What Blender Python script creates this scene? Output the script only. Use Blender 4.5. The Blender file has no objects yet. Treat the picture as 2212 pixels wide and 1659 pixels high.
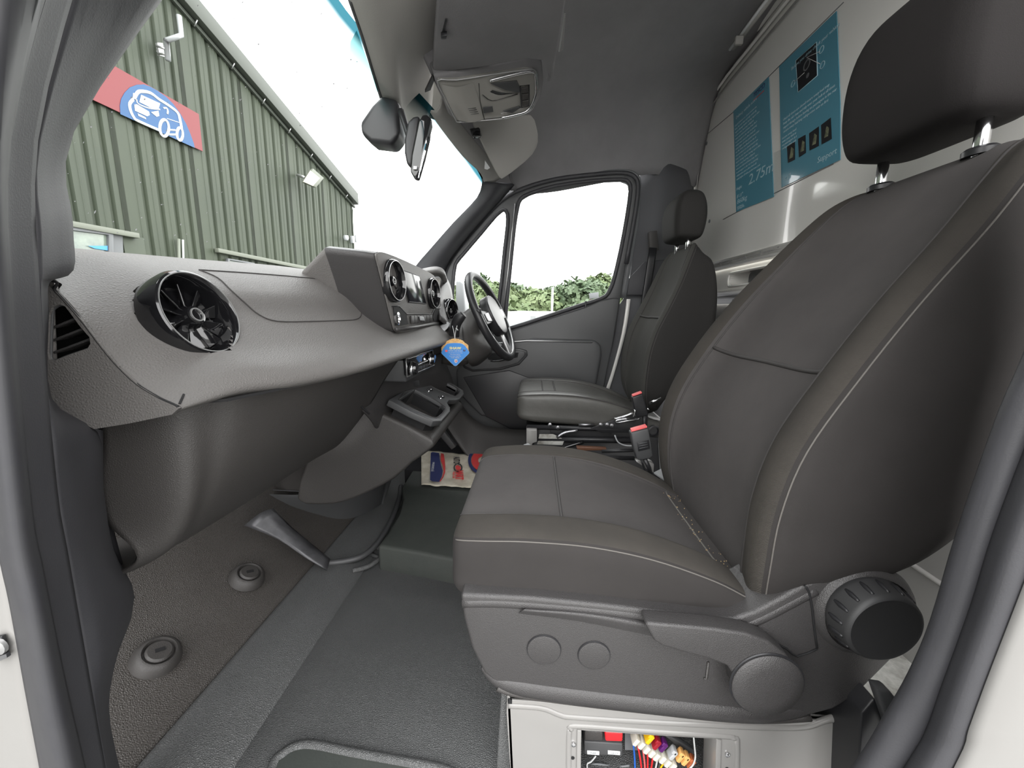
import bpy, bmesh, math, random
from mathutils import Vector, Matrix
V = Vector
random.seed(7)
scene = bpy.context.scene
COL = scene.collection

# ---------------------------------------------------------------- camera
# world: +X towards the rear of the van, +Y across the cab (away from the open door), +Z up; cab floor z = 0
FPX, CX, CY, EYE = 850.0, 1106.0, 829.5, 0.88
_y = V((49, -157, FPX)).normalized()
_u = V((.0175, -1, 0)); _u.z = -(_u.x*_y.x + _u.y*_y.y)/_y.z; _u.normalize()
_x = _y.cross(_u).normalized()
def cam2world(v): return V((_x.dot(v), _y.dot(v), _u.dot(v)))
cam_data = bpy.data.cameras.new('camera'); cam = bpy.data.objects.new('camera', cam_data); COL.objects.link(cam)
cam_data.sensor_width = 36; cam_data.lens = 36*FPX/2212; cam_data.clip_start = .01; cam_data.clip_end = 300
r_, u_, b_ = cam2world(V((1, 0, 0))), cam2world(V((0, -1, 0))), cam2world(V((0, 0, -1)))
cam.matrix_world = Matrix(((r_.x, u_.x, b_.x, 0), (r_.y, u_.y, b_.y, 0), (r_.z, u_.z, b_.z, EYE), (0, 0, 0, 1)))
scene.camera = cam

# ---------------------------------------------------------------- sky, light, exposure
w = bpy.data.worlds.new('sky'); scene.world = w; w.use_nodes = True
nt = w.node_tree; nt.nodes.clear()
out = nt.nodes.new('ShaderNodeOutputWorld'); bg = nt.nodes.new('ShaderNodeBackground')
tc = nt.nodes.new('ShaderNodeTexCoord'); sp = nt.nodes.new('ShaderNodeSeparateXYZ'); cr = nt.nodes.new('ShaderNodeValToRGB')
cr.color_ramp.elements[0].position = .0; cr.color_ramp.elements[0].color = (1, .985, .965, 1)
cr.color_ramp.elements[1].position = 1.; cr.color_ramp.elements[1].color = (.98, .985, 1, 1)
nt.links.new(tc.outputs['Generated'], sp.inputs[0]); nt.links.new(sp.outputs['Z'], cr.inputs[0])
nt.links.new(cr.outputs[0], bg.inputs['Color']); nt.links.new(bg.outputs[0], out.inputs[0])
bg.inputs['Strength'].default_value = 5.6
vs = scene.view_settings; vs.view_transform = 'Standard'; vs.look = 'None'; vs.exposure = 0; vs.gamma = 1; vs.use_curve_mapping = False
scene.cycles.max_bounces = 10; scene.cycles.diffuse_bounces = 5; scene.cycles.transparent_max_bounces = 12
scene.cycles.use_denoising = True

# ---------------------------------------------------------------- helpers
def P(px, py, X=None, Y=None, Z=None):
    """point of the place seen at photo pixel (px,py) whose X, Y or Z (metres) is measured"""
    d = cam2world(V((px-CX, py-CY, FPX)))
    t = X/d.x if X is not None else Y/d.y if Y is not None else (Z-EYE)/d.z
    return V((0, 0, EYE)) + d*t
BASE = {}
def tag(o, label=None, cat=None, group=None, kind=None):
    if label: o['label'] = label
    if cat: o['category'] = cat
    if group: o['group'] = group
    if kind: o['kind'] = kind
    return o
def thing(name, label, cat, loc=(0, 0, 0), group=None, kind=None):
    o = bpy.data.objects.new(name, None); o.empty_display_size = .05; COL.objects.link(o)
    o.location = loc; BASE[o] = V(loc); return tag(o, label, cat, group, kind)
def obj(name, verts, faces, mat, parent=None, smooth=True, mids=None):
    base = BASE.get(parent, V((0, 0, 0))) if parent else V((0, 0, 0))
    m = bpy.data.meshes.new(name)
    m.from_pydata([tuple(V(v)-base) for v in verts], [], faces)
    mats = mat if isinstance(mat, (list, tuple)) else [mat]
    for q in mats: m.materials.append(q)
    bm = bmesh.new(); bm.from_mesh(m)
    if mids:
        for f, k in zip(bm.faces, mids): f.material_index = k
    bmesh.ops.recalc_face_normals(bm, faces=bm.faces); bm.to_mesh(m); bm.free()
    if smooth: m.shade_smooth()
    o = bpy.data.objects.new(name, m); COL.objects.link(o)
    if parent: o.parent = parent
    BASE[o] = base
    return o
def bevel(o, w, seg=2, ang=35):
    b = o.modifiers.new('bevel', 'BEVEL'); b.width = w; b.segments = seg; b.limit_method = 'ANGLE'; b.angle_limit = math.radians(ang); b.harden_normals = False
    o.data.shade_smooth()
    e = o.modifiers.new('split', 'EDGE_SPLIT'); e.split_angle = math.radians(50)
    return o
def solid(o, t, off=-1):
    s = o.modifiers.new('solid', 'SOLIDIFY'); s.thickness = t; s.offset = off; return o
def cr1(a, b, c, d, t):
    return .5*((2*b)+(c-a)*t+(2*a-5*b+4*c-d)*t*t+(-a+3*b-3*c+d)*t**3)
def smooth_line(p, n, closed=False):
    p = [V(q) for q in p]
    if n <= 1: return p
    k = len(p); res = []
    for i in range(k if closed else k-1):
        if closed: a, b, c, d = p[i-1], p[i], p[(i+1) % k], p[(i+2) % k]
        else: a, b, c, d = p[max(i-1, 0)], p[i], p[i+1], p[min(i+2, k-1)]
        for j in range(n): res.append(cr1(a, b, c, d, j/n))
    if not closed: res.append(p[-1])
    return res
def surf(name, rows, mat, parent=None, nu=4, nv=4, closed=False, caps=False, thick=0, matfn=None, smooth=True):
    """smooth sheet through rows of points; closed = each row is a ring"""
    R = [smooth_line(r, nv, closed) for r in rows]
    cols = [smooth_line([r[j] for r in R], nu) for j in range(len(R[0]))]
    n, m = len(cols[0]), len(cols)
    vs_ = [cols[j][i] for i in range(n) for j in range(m)]
    fs, ids = [], []
    for i in range(n-1):
        for j in range(m if closed else m-1):
            fs.append((i*m+j, i*m+(j+1) % m, (i+1)*m+(j+1) % m, (i+1)*m+j)); ids.append(matfn(i/(n-1), j/m) if matfn else 0)
    if caps and closed:
        fs.append(tuple(range(m))); fs.append(tuple(range((n-1)*m, n*m))); ids += [0, 0]
    o = obj(name, vs_, fs, mat, parent, smooth, ids if matfn else None)
    o_grid[o.name] = [[cols[j][i] for j in range(m)] for i in range(n)]
    if thick: solid(o, thick, 0)
    return o
o_grid = {}
def fill2d(loops):
    """triangulate planar loops (first outer, rest holes); returns verts, tris"""
    bm = bmesh.new(); es = []
    for lp in loops:
        v = [bm.verts.new(q) for q in lp]
        es += [bm.edges.new((v[i], v[(i+1) % len(v)])) for i in range(len(v))]
    bmesh.ops.triangle_fill(bm, use_beauty=True, use_dissolve=False, edges=es)
    bm.verts.index_update()
    vv = [v.co.copy() for v in bm.verts]; ff = [tuple(x.index for x in f.verts) for f in bm.faces]
    bm.free(); return vv, ff
def prism(name, outer, depth, mat, parent=None, holes=(), bev=0, seg=2, smooth=False, round_=0):
    """plate: outline (planar points) extruded by vector depth"""
    outer = [V(q) for q in outer]; holes = [[V(q) for q in h] for h in holes]
    if round_: outer = smooth_line(outer, round_, True); holes = [smooth_line(h, round_, True) for h in holes]
    depth = V(depth); loops = [outer]+holes
    vv, ff = fill2d(loops) if (holes or len(outer) > 4) else (outer, [tuple(range(len(outer)))])
    n = len(vv)
    verts = vv+[v+depth for v in vv]; faces = list(ff)+[tuple(reversed([i+n for i in f])) for f in ff]
    k = 0
    for lp in loops:
        m = len(lp)
        for i in range(m): a, b = k+i, k+(i+1) % m; faces.append((a, b, b+n, a+n))
        k += m
    o = obj(name, verts, faces, mat, parent, smooth)
    if bev: bevel(o, bev, seg)
    return o
def frame_of(d):
    d = V(d).normalized(); a = V((0, 0, 1)) if abs(d.z) < .9 else V((1, 0, 0))
    s = d.cross(a).normalized(); return s, d.cross(s).normalized()
def tube(name, pts, r, mat, parent=None, n=8, closed=False, sm=1, flat=None):
    """rod along points; r a number or list; flat=(vector, ratio) squashes the section"""
    if sm > 1: pts = smooth_line(pts, sm, closed)
    pts = [V(p) for p in pts]; k = len(pts); verts = []; faces = []
    rr = r if isinstance(r, (list, tuple)) else [r]*k
    if len(rr) != k: rr = [rr[min(int(i/(k-1)*(len(rr)-1)), len(rr)-2)]*(1-(i/(k-1)*(len(rr)-1)) % 1)+rr[min(int(i/(k-1)*(len(rr)-1)), len(rr)-2)+1]*((i/(k-1)*(len(rr)-1)) % 1) if i < k-1 else rr[-1] for i in range(k)]
    s = None
    for i, p in enumerate(pts):
        d = (pts[(i+1) % k]-pts[i-1]) if closed else (pts[min(i+1, k-1)]-pts[max(i-1, 0)])
        if d.length < 1e-9: d = V((0, 0, 1))
        d.normalize()
        if s is None: s, t = frame_of(d)
        else: s = (s-d*s.dot(d)).normalized(); t = d.cross(s)
        for j in range(n):
            a = 2*math.pi*j/n; q = s*math.cos(a)*rr[i]+t*math.sin(a)*rr[i]
            if flat: f = V(flat[0]).normalized(); q -= f*q.dot(f)*(1-flat[1])
            verts.append(p+q)
    for i in range(k if closed else k-1):
        for j in range(n): faces.append((i*n+j, i*n+(j+1) % n, ((i+1) % k)*n+(j+1) % n, ((i+1) % k)*n+j))
    if not closed: faces += [tuple(range(n)), tuple(range((k-1)*n, k*n))]
    return obj(name, verts, faces, mat, parent)
def lathe(name, c, axis, prof, mat, parent=None, n=40, cap=True, up=None):
    """prof: list of (radius, distance along axis)"""
    c = V(c); ax = V(axis).normalized(); s, t = frame_of(ax)
    verts, faces = [], []
    for r, h in prof:
        for j in range(n): a = 2*math.pi*j/n; verts.append(c+ax*h+(s*math.cos(a)+t*math.sin(a))*r)
    for i in range(len(prof)-1):
        for j in range(n): faces.append((i*n+j, i*n+(j+1) % n, (i+1)*n+(j+1) % n, (i+1)*n+j))
    if cap:
        if prof[0][0] > 1e-5: faces.append(tuple(range(n)))
        if prof[-1][0] > 1e-5: faces.append(tuple(range((len(prof)-1)*n, len(prof)*n)))
    o = obj(name, verts, faces, mat, parent)
    e = o.modifiers.new('split', 'EDGE_SPLIT'); e.split_angle = math.radians(40)
    return o
def box(name, c, s, mat, parent=None, rot=None, bev=.002, ax=None):
    c = V(c); q = []
    A = ax or (V((1, 0, 0)), V((0, 1, 0)), V((0, 0, 1)))
    for dx in (-.5, .5):
        for dy in (-.5, .5):
            for dz in (-.5, .5):
                v = A[0]*dx*s[0]+A[1]*dy*s[1]+A[2]*dz*s[2]
                if rot: v = rot @ v
                q.append(c+v)
    o = obj(name, q, [(0, 1, 3, 2), (4, 6, 7, 5), (0, 4, 5, 1), (2, 3, 7, 6), (0, 2, 6, 4), (1, 5, 7, 3)], mat, parent, False)
    if bev: bevel(o, bev)
    return o
def text(name, s, c, right, up, size, mat, parent=None, extrude=.0004, align='CENTER', sx=1, bold=0):
    cu = bpy.data.curves.new(name, 'FONT'); cu.body = s; cu.size = size; cu.extrude = extrude; cu.align_x = align; cu.align_y = 'CENTER'; cu.resolution_u = 2; cu.offset = bold
    t = bpy.data.objects.new('tmp', cu); COL.objects.link(t)
    me = bpy.data.meshes.new_from_object(t.evaluated_get(bpy.context.evaluated_depsgraph_get()))
    bpy.data.objects.remove(t); bpy.data.curves.remove(cu)
    r = V(right).normalized(); u = V(up); u = (u-r*u.dot(r)).normalized(); n = r.cross(u)
    vv = [V(c)+r*v.co.x*sx+u*v.co.y+n*v.co.z for v in me.vertices]; ff = [tuple(p.vertices) for p in me.polygons]
    return obj(name, vv, ff, mat, parent, False)
def PL(px, py, p0, n):
    d = cam2world(V((px-CX, py-CY, FPX))); n = V(n)
    return V((0, 0, EYE))+d*((V(p0)-V((0, 0, EYE))).dot(n)/d.dot(n))
def pv(pts, **k): return [P(x, y, **k) for x, y in pts]

# ---------------------------------------------------------------- materials
def mat(name, col, rough=.5, metal=0, bump=None, var=0, vscale=5, spec=.5, coat=0, col2=None, kind='noise'):
    """bump=(scale, strength); var mixes col2 (or a darker tone) by soft noise"""
    m = bpy.data.materials.new(name); m.use_nodes = True; n = m.node_tree; b = n.nodes['Principled BSDF']
    b.inputs['Roughness'].default_value = rough; b.inputs['Metallic'].default_value = metal
    b.inputs['Specular IOR Level'].default_value = spec; b.inputs['Coat Weight'].default_value = coat
    c = (*col, 1); tcn = n.nodes.new('ShaderNodeTexCoord')
    if var:
        no = n.nodes.new('ShaderNodeTexNoise'); no.inputs['Scale'].default_value = vscale; no.inputs['Detail'].default_value = 6; no.inputs['Roughness'].default_value = .65
        mx = n.nodes.new('ShaderNodeMix'); mx.data_type = 'RGBA'
        rp = n.nodes.new('ShaderNodeValToRGB'); rp.color_ramp.elements[0].position = .38; rp.color_ramp.elements[1].position = .62
        n.links.new(tcn.outputs['Object'], no.inputs['Vector']); n.links.new(no.outputs['Fac'], rp.inputs[0])
        ml = n.nodes.new('ShaderNodeMath'); ml.operation = 'MULTIPLY'; ml.inputs[1].default_value = var
        n.links.new(rp.outputs[0], ml.inputs[0]); n.links.new(ml.outputs[0], mx.inputs[0])
        mx.inputs[6].default_value = c; mx.inputs[7].default_value = (*(col2 or [q*.45 for q in col]), 1)
        n.links.new(mx.outputs[2], b.inputs['Base Color'])
    else: b.inputs['Base Color'].default_value = c
    if bump:
        if kind == 'voronoi':
            t = n.nodes.new('ShaderNodeTexVoronoi'); t.feature = 'DISTANCE_TO_EDGE'; o_ = t.outputs['Distance']
        elif kind == 'weave':
            t = n.nodes.new('ShaderNodeTexWave'); t.wave_type = 'BANDS'; t.bands_direction = 'DIAGONAL'; t.inputs['Distortion'].default_value = 1.5; o_ = t.outputs['Fac']
        else:
            t = n.nodes.new('ShaderNodeTexNoise'); t.inputs['Detail'].default_value = 3; o_ = t.outputs['Fac']
        t.inputs['Scale'].default_value = bump[0]; n.links.new(tcn.outputs['Object'], t.inputs['Vector'])
        bp = n.nodes.new('ShaderNodeBump'); bp.inputs['Strength'].default_value = bump[1]; bp.inputs['Distance'].default_value = .0032 if name in ('floor_mat_rubber', 'toe_board_rubber') else .0016
        n.links.new(o_, bp.inputs['Height']); n.links.new(bp.outputs[0], b.inputs['Normal'])
    return m
def glass(name, tint, band=None, refl=1.0):
    m = bpy.data.materials.new(name); m.use_nodes = True; n = m.node_tree; n.nodes.clear()
    o = n.nodes.new('ShaderNodeOutputMaterial'); tr = n.nodes.new('ShaderNodeBsdfTransparent'); gl = n.nodes.new('ShaderNodeBsdfGlossy'); mx = n.nodes.new('ShaderNodeMixShader'); fr = n.nodes.new('ShaderNodeLayerWeight')
    fr.inputs['Blend'].default_value = .2; gl.inputs['Roughness'].default_value = .02; tr.inputs['Color'].default_value = (*tint, 1)
    ml = n.nodes.new('ShaderNodeMath'); ml.operation = 'MULTIPLY'; ml.inputs[1].default_value = refl
    pw = n.nodes.new('ShaderNodeMath'); pw.operation = 'POWER'; pw.inputs[1].default_value = 3; n.links.new(fr.outputs['Facing'], pw.inputs[0]); n.links.new(pw.outputs[0], ml.inputs[0]); n.links.new(ml.outputs[0], mx.inputs[0]); n.links.new(tr.outputs[0], mx.inputs[1]); n.links.new(gl.outputs[0], mx.inputs[2]); n.links.new(mx.outputs[0], o.inputs[0])
    if band:
        t = n.nodes.new('ShaderNodeUVMap'); s = n.nodes.new('ShaderNodeSeparateXYZ'); r = n.nodes.new('ShaderNodeValToRGB')
        n.links.new(t.outputs[0], s.inputs[0]); n.links.new(s.outputs['Y'], r.inputs[0]); n.links.new(r.outputs[0], tr.inputs[0])
        r.color_ramp.elements[0].position = 0; r.color_ramp.elements[0].color = (*tint, 1)
        e = r.color_ramp.elements.new(band[0]); e.color = (*tint, 1)
        e = r.color_ramp.elements.new(band[1]); e.color = (*band[2], 1)
        r.color_ramp.elements[-1].position = 1; r.color_ramp.elements[-1].color = (*band[2], 1)
    return m
M = dict(
    dash=mat('dash_leathergrain', (.122, .116, .111), .55, bump=(260, .55), kind='voronoi'),
    dashlow=mat('dark_grained_plastic', (.046, .043, .041), .5, bump=(330, .4), kind='voronoi'),
    trim=mat('smooth_trim_plastic', (.060, .061, .063), .48, bump=(600, .12)),
    side=mat('seat_side_plastic', (.044, .042, .042), .42, bump=(420, .45), kind='voronoi'),
    pillar=mat('pillar_trim', (.042, .042, .047), .6, bump=(500, .15), var=.25, vscale=9),
    rubber=mat('seal_rubber', (.034, .034, .039), .55, var=.3, vscale=14, col2=(.055, .055, .055)),
    black=mat('black_plastic', (.018, .018, .02), .4),
    gloss=mat('gloss_black', (.008, .008, .009), .08, coat=.6),
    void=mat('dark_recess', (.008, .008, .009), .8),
    chrome=mat('chrome', (.8, .8, .82), .15, 1),
    steel=mat('bare_steel', (.45, .45, .47), .35, 1, var=.5, vscale=20),
    satin=mat('satin_metal', (.5, .5, .5), .4, .8),
    fab=mat('seat_fabric_centre', (.060, .056, .055), .92, bump=(900, .35), var=.4, vscale=5, col2=(.085, .079, .076), spec=.2),
    bol=mat('seat_fabric_bolster', (.062, .057, .051), .92, bump=(420, .7), kind='weave', var=.5, vscale=6, col2=(.09, .081, .071), spec=.2),
    fside=mat('seat_fabric_side', (.037, .034, .033), .9, bump=(700, .4), kind='weave', spec=.25, var=.4, vscale=7, col2=(.027, .025, .024)),
    worn=mat('worn_leatherette', (.066, .064, .059), .42, bump=(35, .6), var=.5, vscale=12, col2=(.085, .083, .075)),
    dfab=mat('dark_seat_cloth', (.052, .051, .047), .85, bump=(500, .3), spec=.3),
    seam=mat('seam_thread', (.04, .037, .036), .8),
    seaml=mat('light_seam_thread', (.11, .103, .094), .8),
    headl=mat('headliner_felt', (.25, .243, .25), .95, bump=(700, .25), spec=.1, var=.2, vscale=3),
    visor=mat('visor_cloth', (.36, .35, .33), .9, bump=(700, .2), spec=.1),
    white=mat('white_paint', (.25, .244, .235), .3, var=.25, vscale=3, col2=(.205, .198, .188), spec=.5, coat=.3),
    wbulk=mat('white_paint_lightened', (.84, .83, .79), .12, bump=(25, .08), spec=.6, coat=.6),  # same white paint, colour lightened to make up for dim light here
    wdirty=mat('scuffed_white_paint', (.52, .52, .49), .4, var=.9, vscale=9, col2=(.13, .12, .10)),
    floor=mat('floor_mat_rubber', (.098, .10, .10), .42, bump=(300, .8), kind='voronoi', var=.35, vscale=4, col2=(.07, .073, .072)),
    toe=mat('toe_board_rubber', (.068, .062, .057), .5, bump=(260, .8), kind='voronoi', var=.6, vscale=3, col2=(.043, .038, .034)),
    mat2=mat('green_black_mat', (.042, .048, .044), .6, bump=(200, .3), var=.6, vscale=5, col2=(.062, .067, .06)),
    bare=mat('rubbed_silver_trim', (.085, .085, .09), .35, .3, var=.8, vscale=14, col2=(.04, .04, .044)),
    red=mat('red_plastic', (.75, .02, .025), .4), blue=mat('blue_wire', (.02, .12, .5), .4), yellow=mat('yellow_plastic', (.85, .5, .01), .35),
    purple=mat('purple_plastic', (.09, .01, .12), .35), maroon=mat('maroon_plastic', (.3, .01, .02), .3), orange=mat('orange_plastic', (.75, .4, .13), .4),
    brown=mat('brown_plastic', (.13, .06, .035), .4), grey=mat('grey_plastic', (.45, .46, .47), .5), ivory=mat('ivory_plastic', (.6, .58, .5), .5),
    pink=mat('faded_red_plastic', (.75, .12, .12), .5),
    paper=mat('crumpled_paper', (.66, .62, .52), .8, bump=(30, 1), var=.6, vscale=18, col2=(.42, .37, .27)),
    navy=mat('navy_print', (.02, .03, .13), .6), redp=mat('red_print', (.65, .05, .05), .6), blackp=mat('black_print', (.02, .02, .025), .6), whitep=mat('white_print', (.55,.56,.56), .6),
    poster=mat('teal_poster', (.085, .29, .39), .18, bump=(22, .35), coat=.7), pwhite=mat('pale_poster_print', (.36, .55, .62), .3), pdark=mat('photo_print', (.012, .013, .016), .3), pgreen=mat('photo_print_green', (.25, .27, .16), .35, var=.9, vscale=60, col2=(.03, .03, .03)),
    tagb=mat('tag_blue', (.05, .25, .66), .4), tagg=mat('tag_gold', (.75, .5, .2), .4, var=.7, vscale=150, col2=(.5, .2, .06)), tagy=mat('tag_yellow', (.85, .75, .25), .5),
    screen=mat('screen_glass', (.02, .02, .025), .12, spec=.25), mirror=mat('mirror_glass', (.8, .85, .88), .02, 1),
    clad=mat('green_cladding', (.042, .053, .032), .55, var=.5, vscale=1.2, col2=(.030, .039, .026), bump=(60, .1)),
    cladd=mat('dark_green_flashing', (.055, .062, .05), .5), clgrey=mat('grey_green_lintel', (.14, .15, .12), .5),
    signred=mat('sign_red', (.165, .018, .022), .4), signblue=mat('sign_blue', (.008, .065, .18), .4),
    frameg=mat('window_frame_grey', (.13, .135, .14), .5), leaf=mat('leaves', (.085, .125, .050), .7, var=.9, vscale=.9, col2=(.15, .19, .09)), leafd=mat('leaves_dark', (.055, .09, .045), .7, var=.9, vscale=.9, col2=(.11, .15, .08)), bark=mat('bark', (.1, .08, .06), .9),
    tarmac=mat('tarmac', (.2,.2,.19), .9, var=.5, vscale=1.5), carw=mat('white_car_paint', (.32, .33, .335), .25, coat=.6), carg=mat('car_glass', (.35, .45, .42), .1), tyre=mat('tyre', (.02, .02, .02), .8),
    lens=mat('lamp_lens', (.45, .43, .34), .2), teal=mat('teal_poster_plain', (.2, .5, .6), .5), rust=mat('dusty_crumbs', (.45, .32, .16), .9), clearp=mat('clear_smoked_lens', (.30, .29, .27), .2, coat=.6),
    glassg=mat('building_window_glass', (.12, .15, .13), .05, spec=.8, var=.9, vscale=2.5, col2=(.25, .3, .24)),
)
M['dside'] = mat('dark_seat_side', (.022, .021, .020), .8, bump=(500, .3), spec=.3)
M['bpillar'] = mat('rear_pillar_trim', (.085, .086, .092), .7, bump=(500, .15))
M['rustp'] = mat('rust_brown_plastic', (.4, .11, .04), .4)
M['hrest'] = mat('headrest_cloth', (.024, .022, .022), .9, bump=(600, .3), spec=.2)
M['knob'] = mat('knob_black', (.032, .032, .033), .5)
M['glass'] = glass('side_glass', (.96, .98, .97), refl=.8)
M['wscreen'] = glass('windscreen_glass', (.95, .98, .97), band=(.93, .975, (.02, .078, .10)), refl=.15)
# ================================================================ the setting
S = 'structure'
def struct(o): o['kind'] = S; return o
# cab floor: ribbed rubber floor covering behind the toe board seam
ZF = 0.0
o = struct(surf('floor', [[V((-.71, y, .035)) for y in (.30, 1.0, 1.8, 2.35)], [V((-.64, y, .032)) for y in (.30, 1.0, 1.8, 2.35)], [V((-.56, y, .004)) for y in (.30, 1.0, 1.8, 2.35)], [V((-.50, y, 0)) for y in (.30, 1.0, 1.8, 2.35)],
     [V((.2, y, 0)) for y in (.30, 1.0, 1.8, 2.35)], [V((1.0, y, 0)) for y in (.30, 1.0, 1.8, 2.35)]], M['floor'], nu=5, nv=2, thick=.01))
# sloping toe board in front
toe = [[V((-.713, y, .034)) for y in (.26, .7, 1.2, 2.3)], [V((-.80, y, .062)) for y in (.26, .7, 1.2, 2.3)], [V((-.93, y, .14)) for y in (.26, .7, 1.2, 2.3)], [V((-1.05, y, .26)) for y in (.26, .7, 1.2, 2.3)], [V((-1.15, y, .55)) for y in (.26, .7, 1.2, 2.3)], [V((-1.18, y, .95)) for y in (.26, .7, 1.2, 2.3)]]
o = struct(surf('floor', toe, M['toe'], nu=4, nv=2, thick=.008)); o.name = 'floor_toe_board'
# headliner
cy = (.25, .7, 1.2, 1.6, 1.9, 2.1, 2.24)
def hrow(X, zz, yy=cy): return [V((X, y, z)) for y, z in zip(yy, zz)]
hh0 = [P(958, 238, Y=1.44), P(982, 268, Y=1.58), P(1026, 322, Y=1.82), P(1066, 362, Y=2.0)]
ceil_rows = [[V((-.47, .25, 1.62)), V((-.47, .7, 1.66)), V((-.40, 1.15, 1.70))]+[p+V((.0, 0, .03)) for p in hh0], [V((-.38, .25, 1.67)), V((-.37, .7, 1.71)), V((-.33, 1.2, 1.74))]+[p+V((.06, .03, .07)) for p in hh0], [V((-.2, .25, 1.72)), V((-.2, .7, 1.78)), V((-.2, 1.2, 1.80)), V((-.17, 1.6, 1.77)), V((-.15, 1.9, 1.72)), V((-.13, 2.09, 1.64)), V((-.12, 2.2, 1.50))],
     hrow(.05, (1.85, 1.92, 1.94, 1.90, 1.83, 1.72, 1.50)), hrow(.35, (1.95, 2.02, 2.04, 2.01, 1.93, 1.80, 1.55)), hrow(.62, (2.0, 2.07, 2.09, 2.06, 1.99, 1.87, 1.60), (.25, .7, 1.2, 1.6, 1.95, 2.18, 2.28)), hrow(.93, (2.03, 2.10, 2.12, 2.10, 2.07, 2.02, 1.6), (.25, .7, 1.2, 1.6, 2.0, 2.35, 2.52))]
struct(surf('ceiling', ceil_rows, M['headl'], nu=5, nv=4, thick=.012))
# side wall beyond the driver's door: rear pillar trim
pil = [[V((.33, 2.31, -.02)), V((.33, 2.31, .5)), V((.43, 2.30, .84)), V((.52, 2.285, 1.05)), V((.535, 2.275, 1.64))]]+[[V((x, y, z)) for z in (-.02, .5, .9, 1.3, 1.66)] for x, y in ((.60, 2.285), (.68, 2.30), (.80, 2.39), (.87, 2.47), (.93, 2.56))]
struct(surf('wall_right', pil, M['bpillar'], nu=4, nv=3, thick=.01))
# bulkhead behind the seats (white painted steel)
BX = .92
def B(x, y, dx=0): return P(x, y, X=BX+dx)
up_out = [V((BX, .28, 1.135)), V((BX, 2.5, 1.135)), V((BX, 2.54, 1.3)), V((BX, 2.54, 1.88)), V((BX, 2.46, 2.02)), V((BX, 2.25, 2.10)), V((BX, .28, 2.13))]
o = struct(prism('wall_rear', up_out, (.012, 0, 0), M['wbulk']))
lip = [V((BX-.012, .28, 1.155)), V((BX-.012, 2.50, 1.155)), V((BX-.012, 2.52, 1.3)), V((BX-.012, 2.52, 1.86)), V((BX-.012, 2.44, 2.0)), V((BX-.012, 2.24, 2.07)), V((BX-.012, .28, 2.07))]
tag(tube('lip_moulding', lip[2:], .011, M['wbulk'], o, sm=3))
tube('lip_moulding', [v+V((-.004, -.03, -.045)) for v in lip[2:]], .007, M['wbulk'], o, sm=3)
tube('lip_moulding', [v+V((-.002, -.05, -.085)) for v in lip[2:]], .004, M['white'], o, sm=3)
# ledge between upper and lower half, then slotted rail, channel and lower panel
def hstrip(name, prof, y0, y1, mt, parent=None, th=.003):
    return surf(name, [[V((x, y0, z)) for x, z in prof], [V((x, y1, z)) for x, z in prof]], mt, parent, nu=1, nv=3, thick=th)
hstrip('ledge', [(BX-.002, 1.145), (BX-.012, 1.14), (BX-.016, 1.125), (BX-.045, 1.105), (BX-.05, 1.095), (BX-.035, 1.09)], .28, 2.45, M['wbulk'], o)
random.seed(3)
for k in range(17):
    lathe('rivet', (BX-.0125, .42+k*.118, 1.132), (-1, 0, .3), [(.006, 0), (.005, .002), (0, .0035)], M['white'], o, n=10)
# slotted rail with real openings
rail_out = [V((BX-.02, .28, .93)), V((BX-.02, 2.4, .93)), V((BX-.02, 2.4, 1.093)), V((BX-.02, .28, 1.093))]
def slot(y0, y1, z0, z1, X):
    r = .02; res = []
    for cx_, cz_, a0 in ((y1-r, z0+r, -90), (y1-r, z1-r, 0), (y0+r, z1-r, 90), (y0+r, z0+r, 180)):
        for k in range(4): a = math.radians(a0+k*30); res.append(V((X, cx_+r*math.cos(a), cz_+r*math.sin(a))))
    return res
sl = [(1.93, 1.58), (1.44, 1.09), (.95, .6)]
sl = [(1.55, 1.94), (1.07, 1.44), (.58, .95)]
rail = struct(prism('trim_1', rail_out, (.004, 0, 0), M['wbulk'], holes=[slot(a, b, 1.015, 1.063, BX-.02) for a, b in sl])); rail['label'] = 'slotted white rail across the bulkhead'
for a, b in sl:
    tube('slot_rim', slot(a-.006, b+.006, 1.009, 1.069, BX-.023), .005, M['wbulk'], rail, closed=True, n=6)
    bxo = prism('slot_pocket', slot(a-.01, b+.01, 1.005, 1.073, BX+.07), (.004, 0, 0), M['frameg'], rail)
    surf('slot_pocket', [slot(a, b, 1.015, 1.063, BX-.016), slot(a-.01, b+.01, 1.005, 1.073, BX+.07)], M['wbulk'], rail, nu=1, nv=1, closed=True, smooth=False)
for y in (1.50, 1.01):
    lathe('bolt', (BX-.02, y, 1.04), (-1, 0, 0), [(.008, 0), (.008, .003), (.004, .005), (0, .005)], M['steel'], rail, n=10)
hstrip('channel', [(BX-.02, .995), (BX-.045, .985), (BX-.052, .97), (BX-.03, .955), (BX-.02, .93)], .28, 2.4, M['wbulk'], rail)
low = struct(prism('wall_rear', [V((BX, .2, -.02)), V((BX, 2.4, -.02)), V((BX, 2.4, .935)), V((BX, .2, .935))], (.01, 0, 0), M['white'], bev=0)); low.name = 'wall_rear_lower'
for k, y in enumerate((1.86, 1.62, 1.36, 1.1)):
    box('bracket', (BX-.022, y, .925), (.012, .04, .06), M['white'], rail, bev=.003)
for zz in (.66, .30):
    tube('pressed_rib', [V((BX-.001, .25, zz)), V((BX-.001, 2.35, zz))], .006, M['white'], low, n=6)
tube('pressed_rib', [V((BX-.001, 1.62, .0)), V((BX-.001, 1.62, .66))], .004, M['white'], low, n=6)
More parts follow.
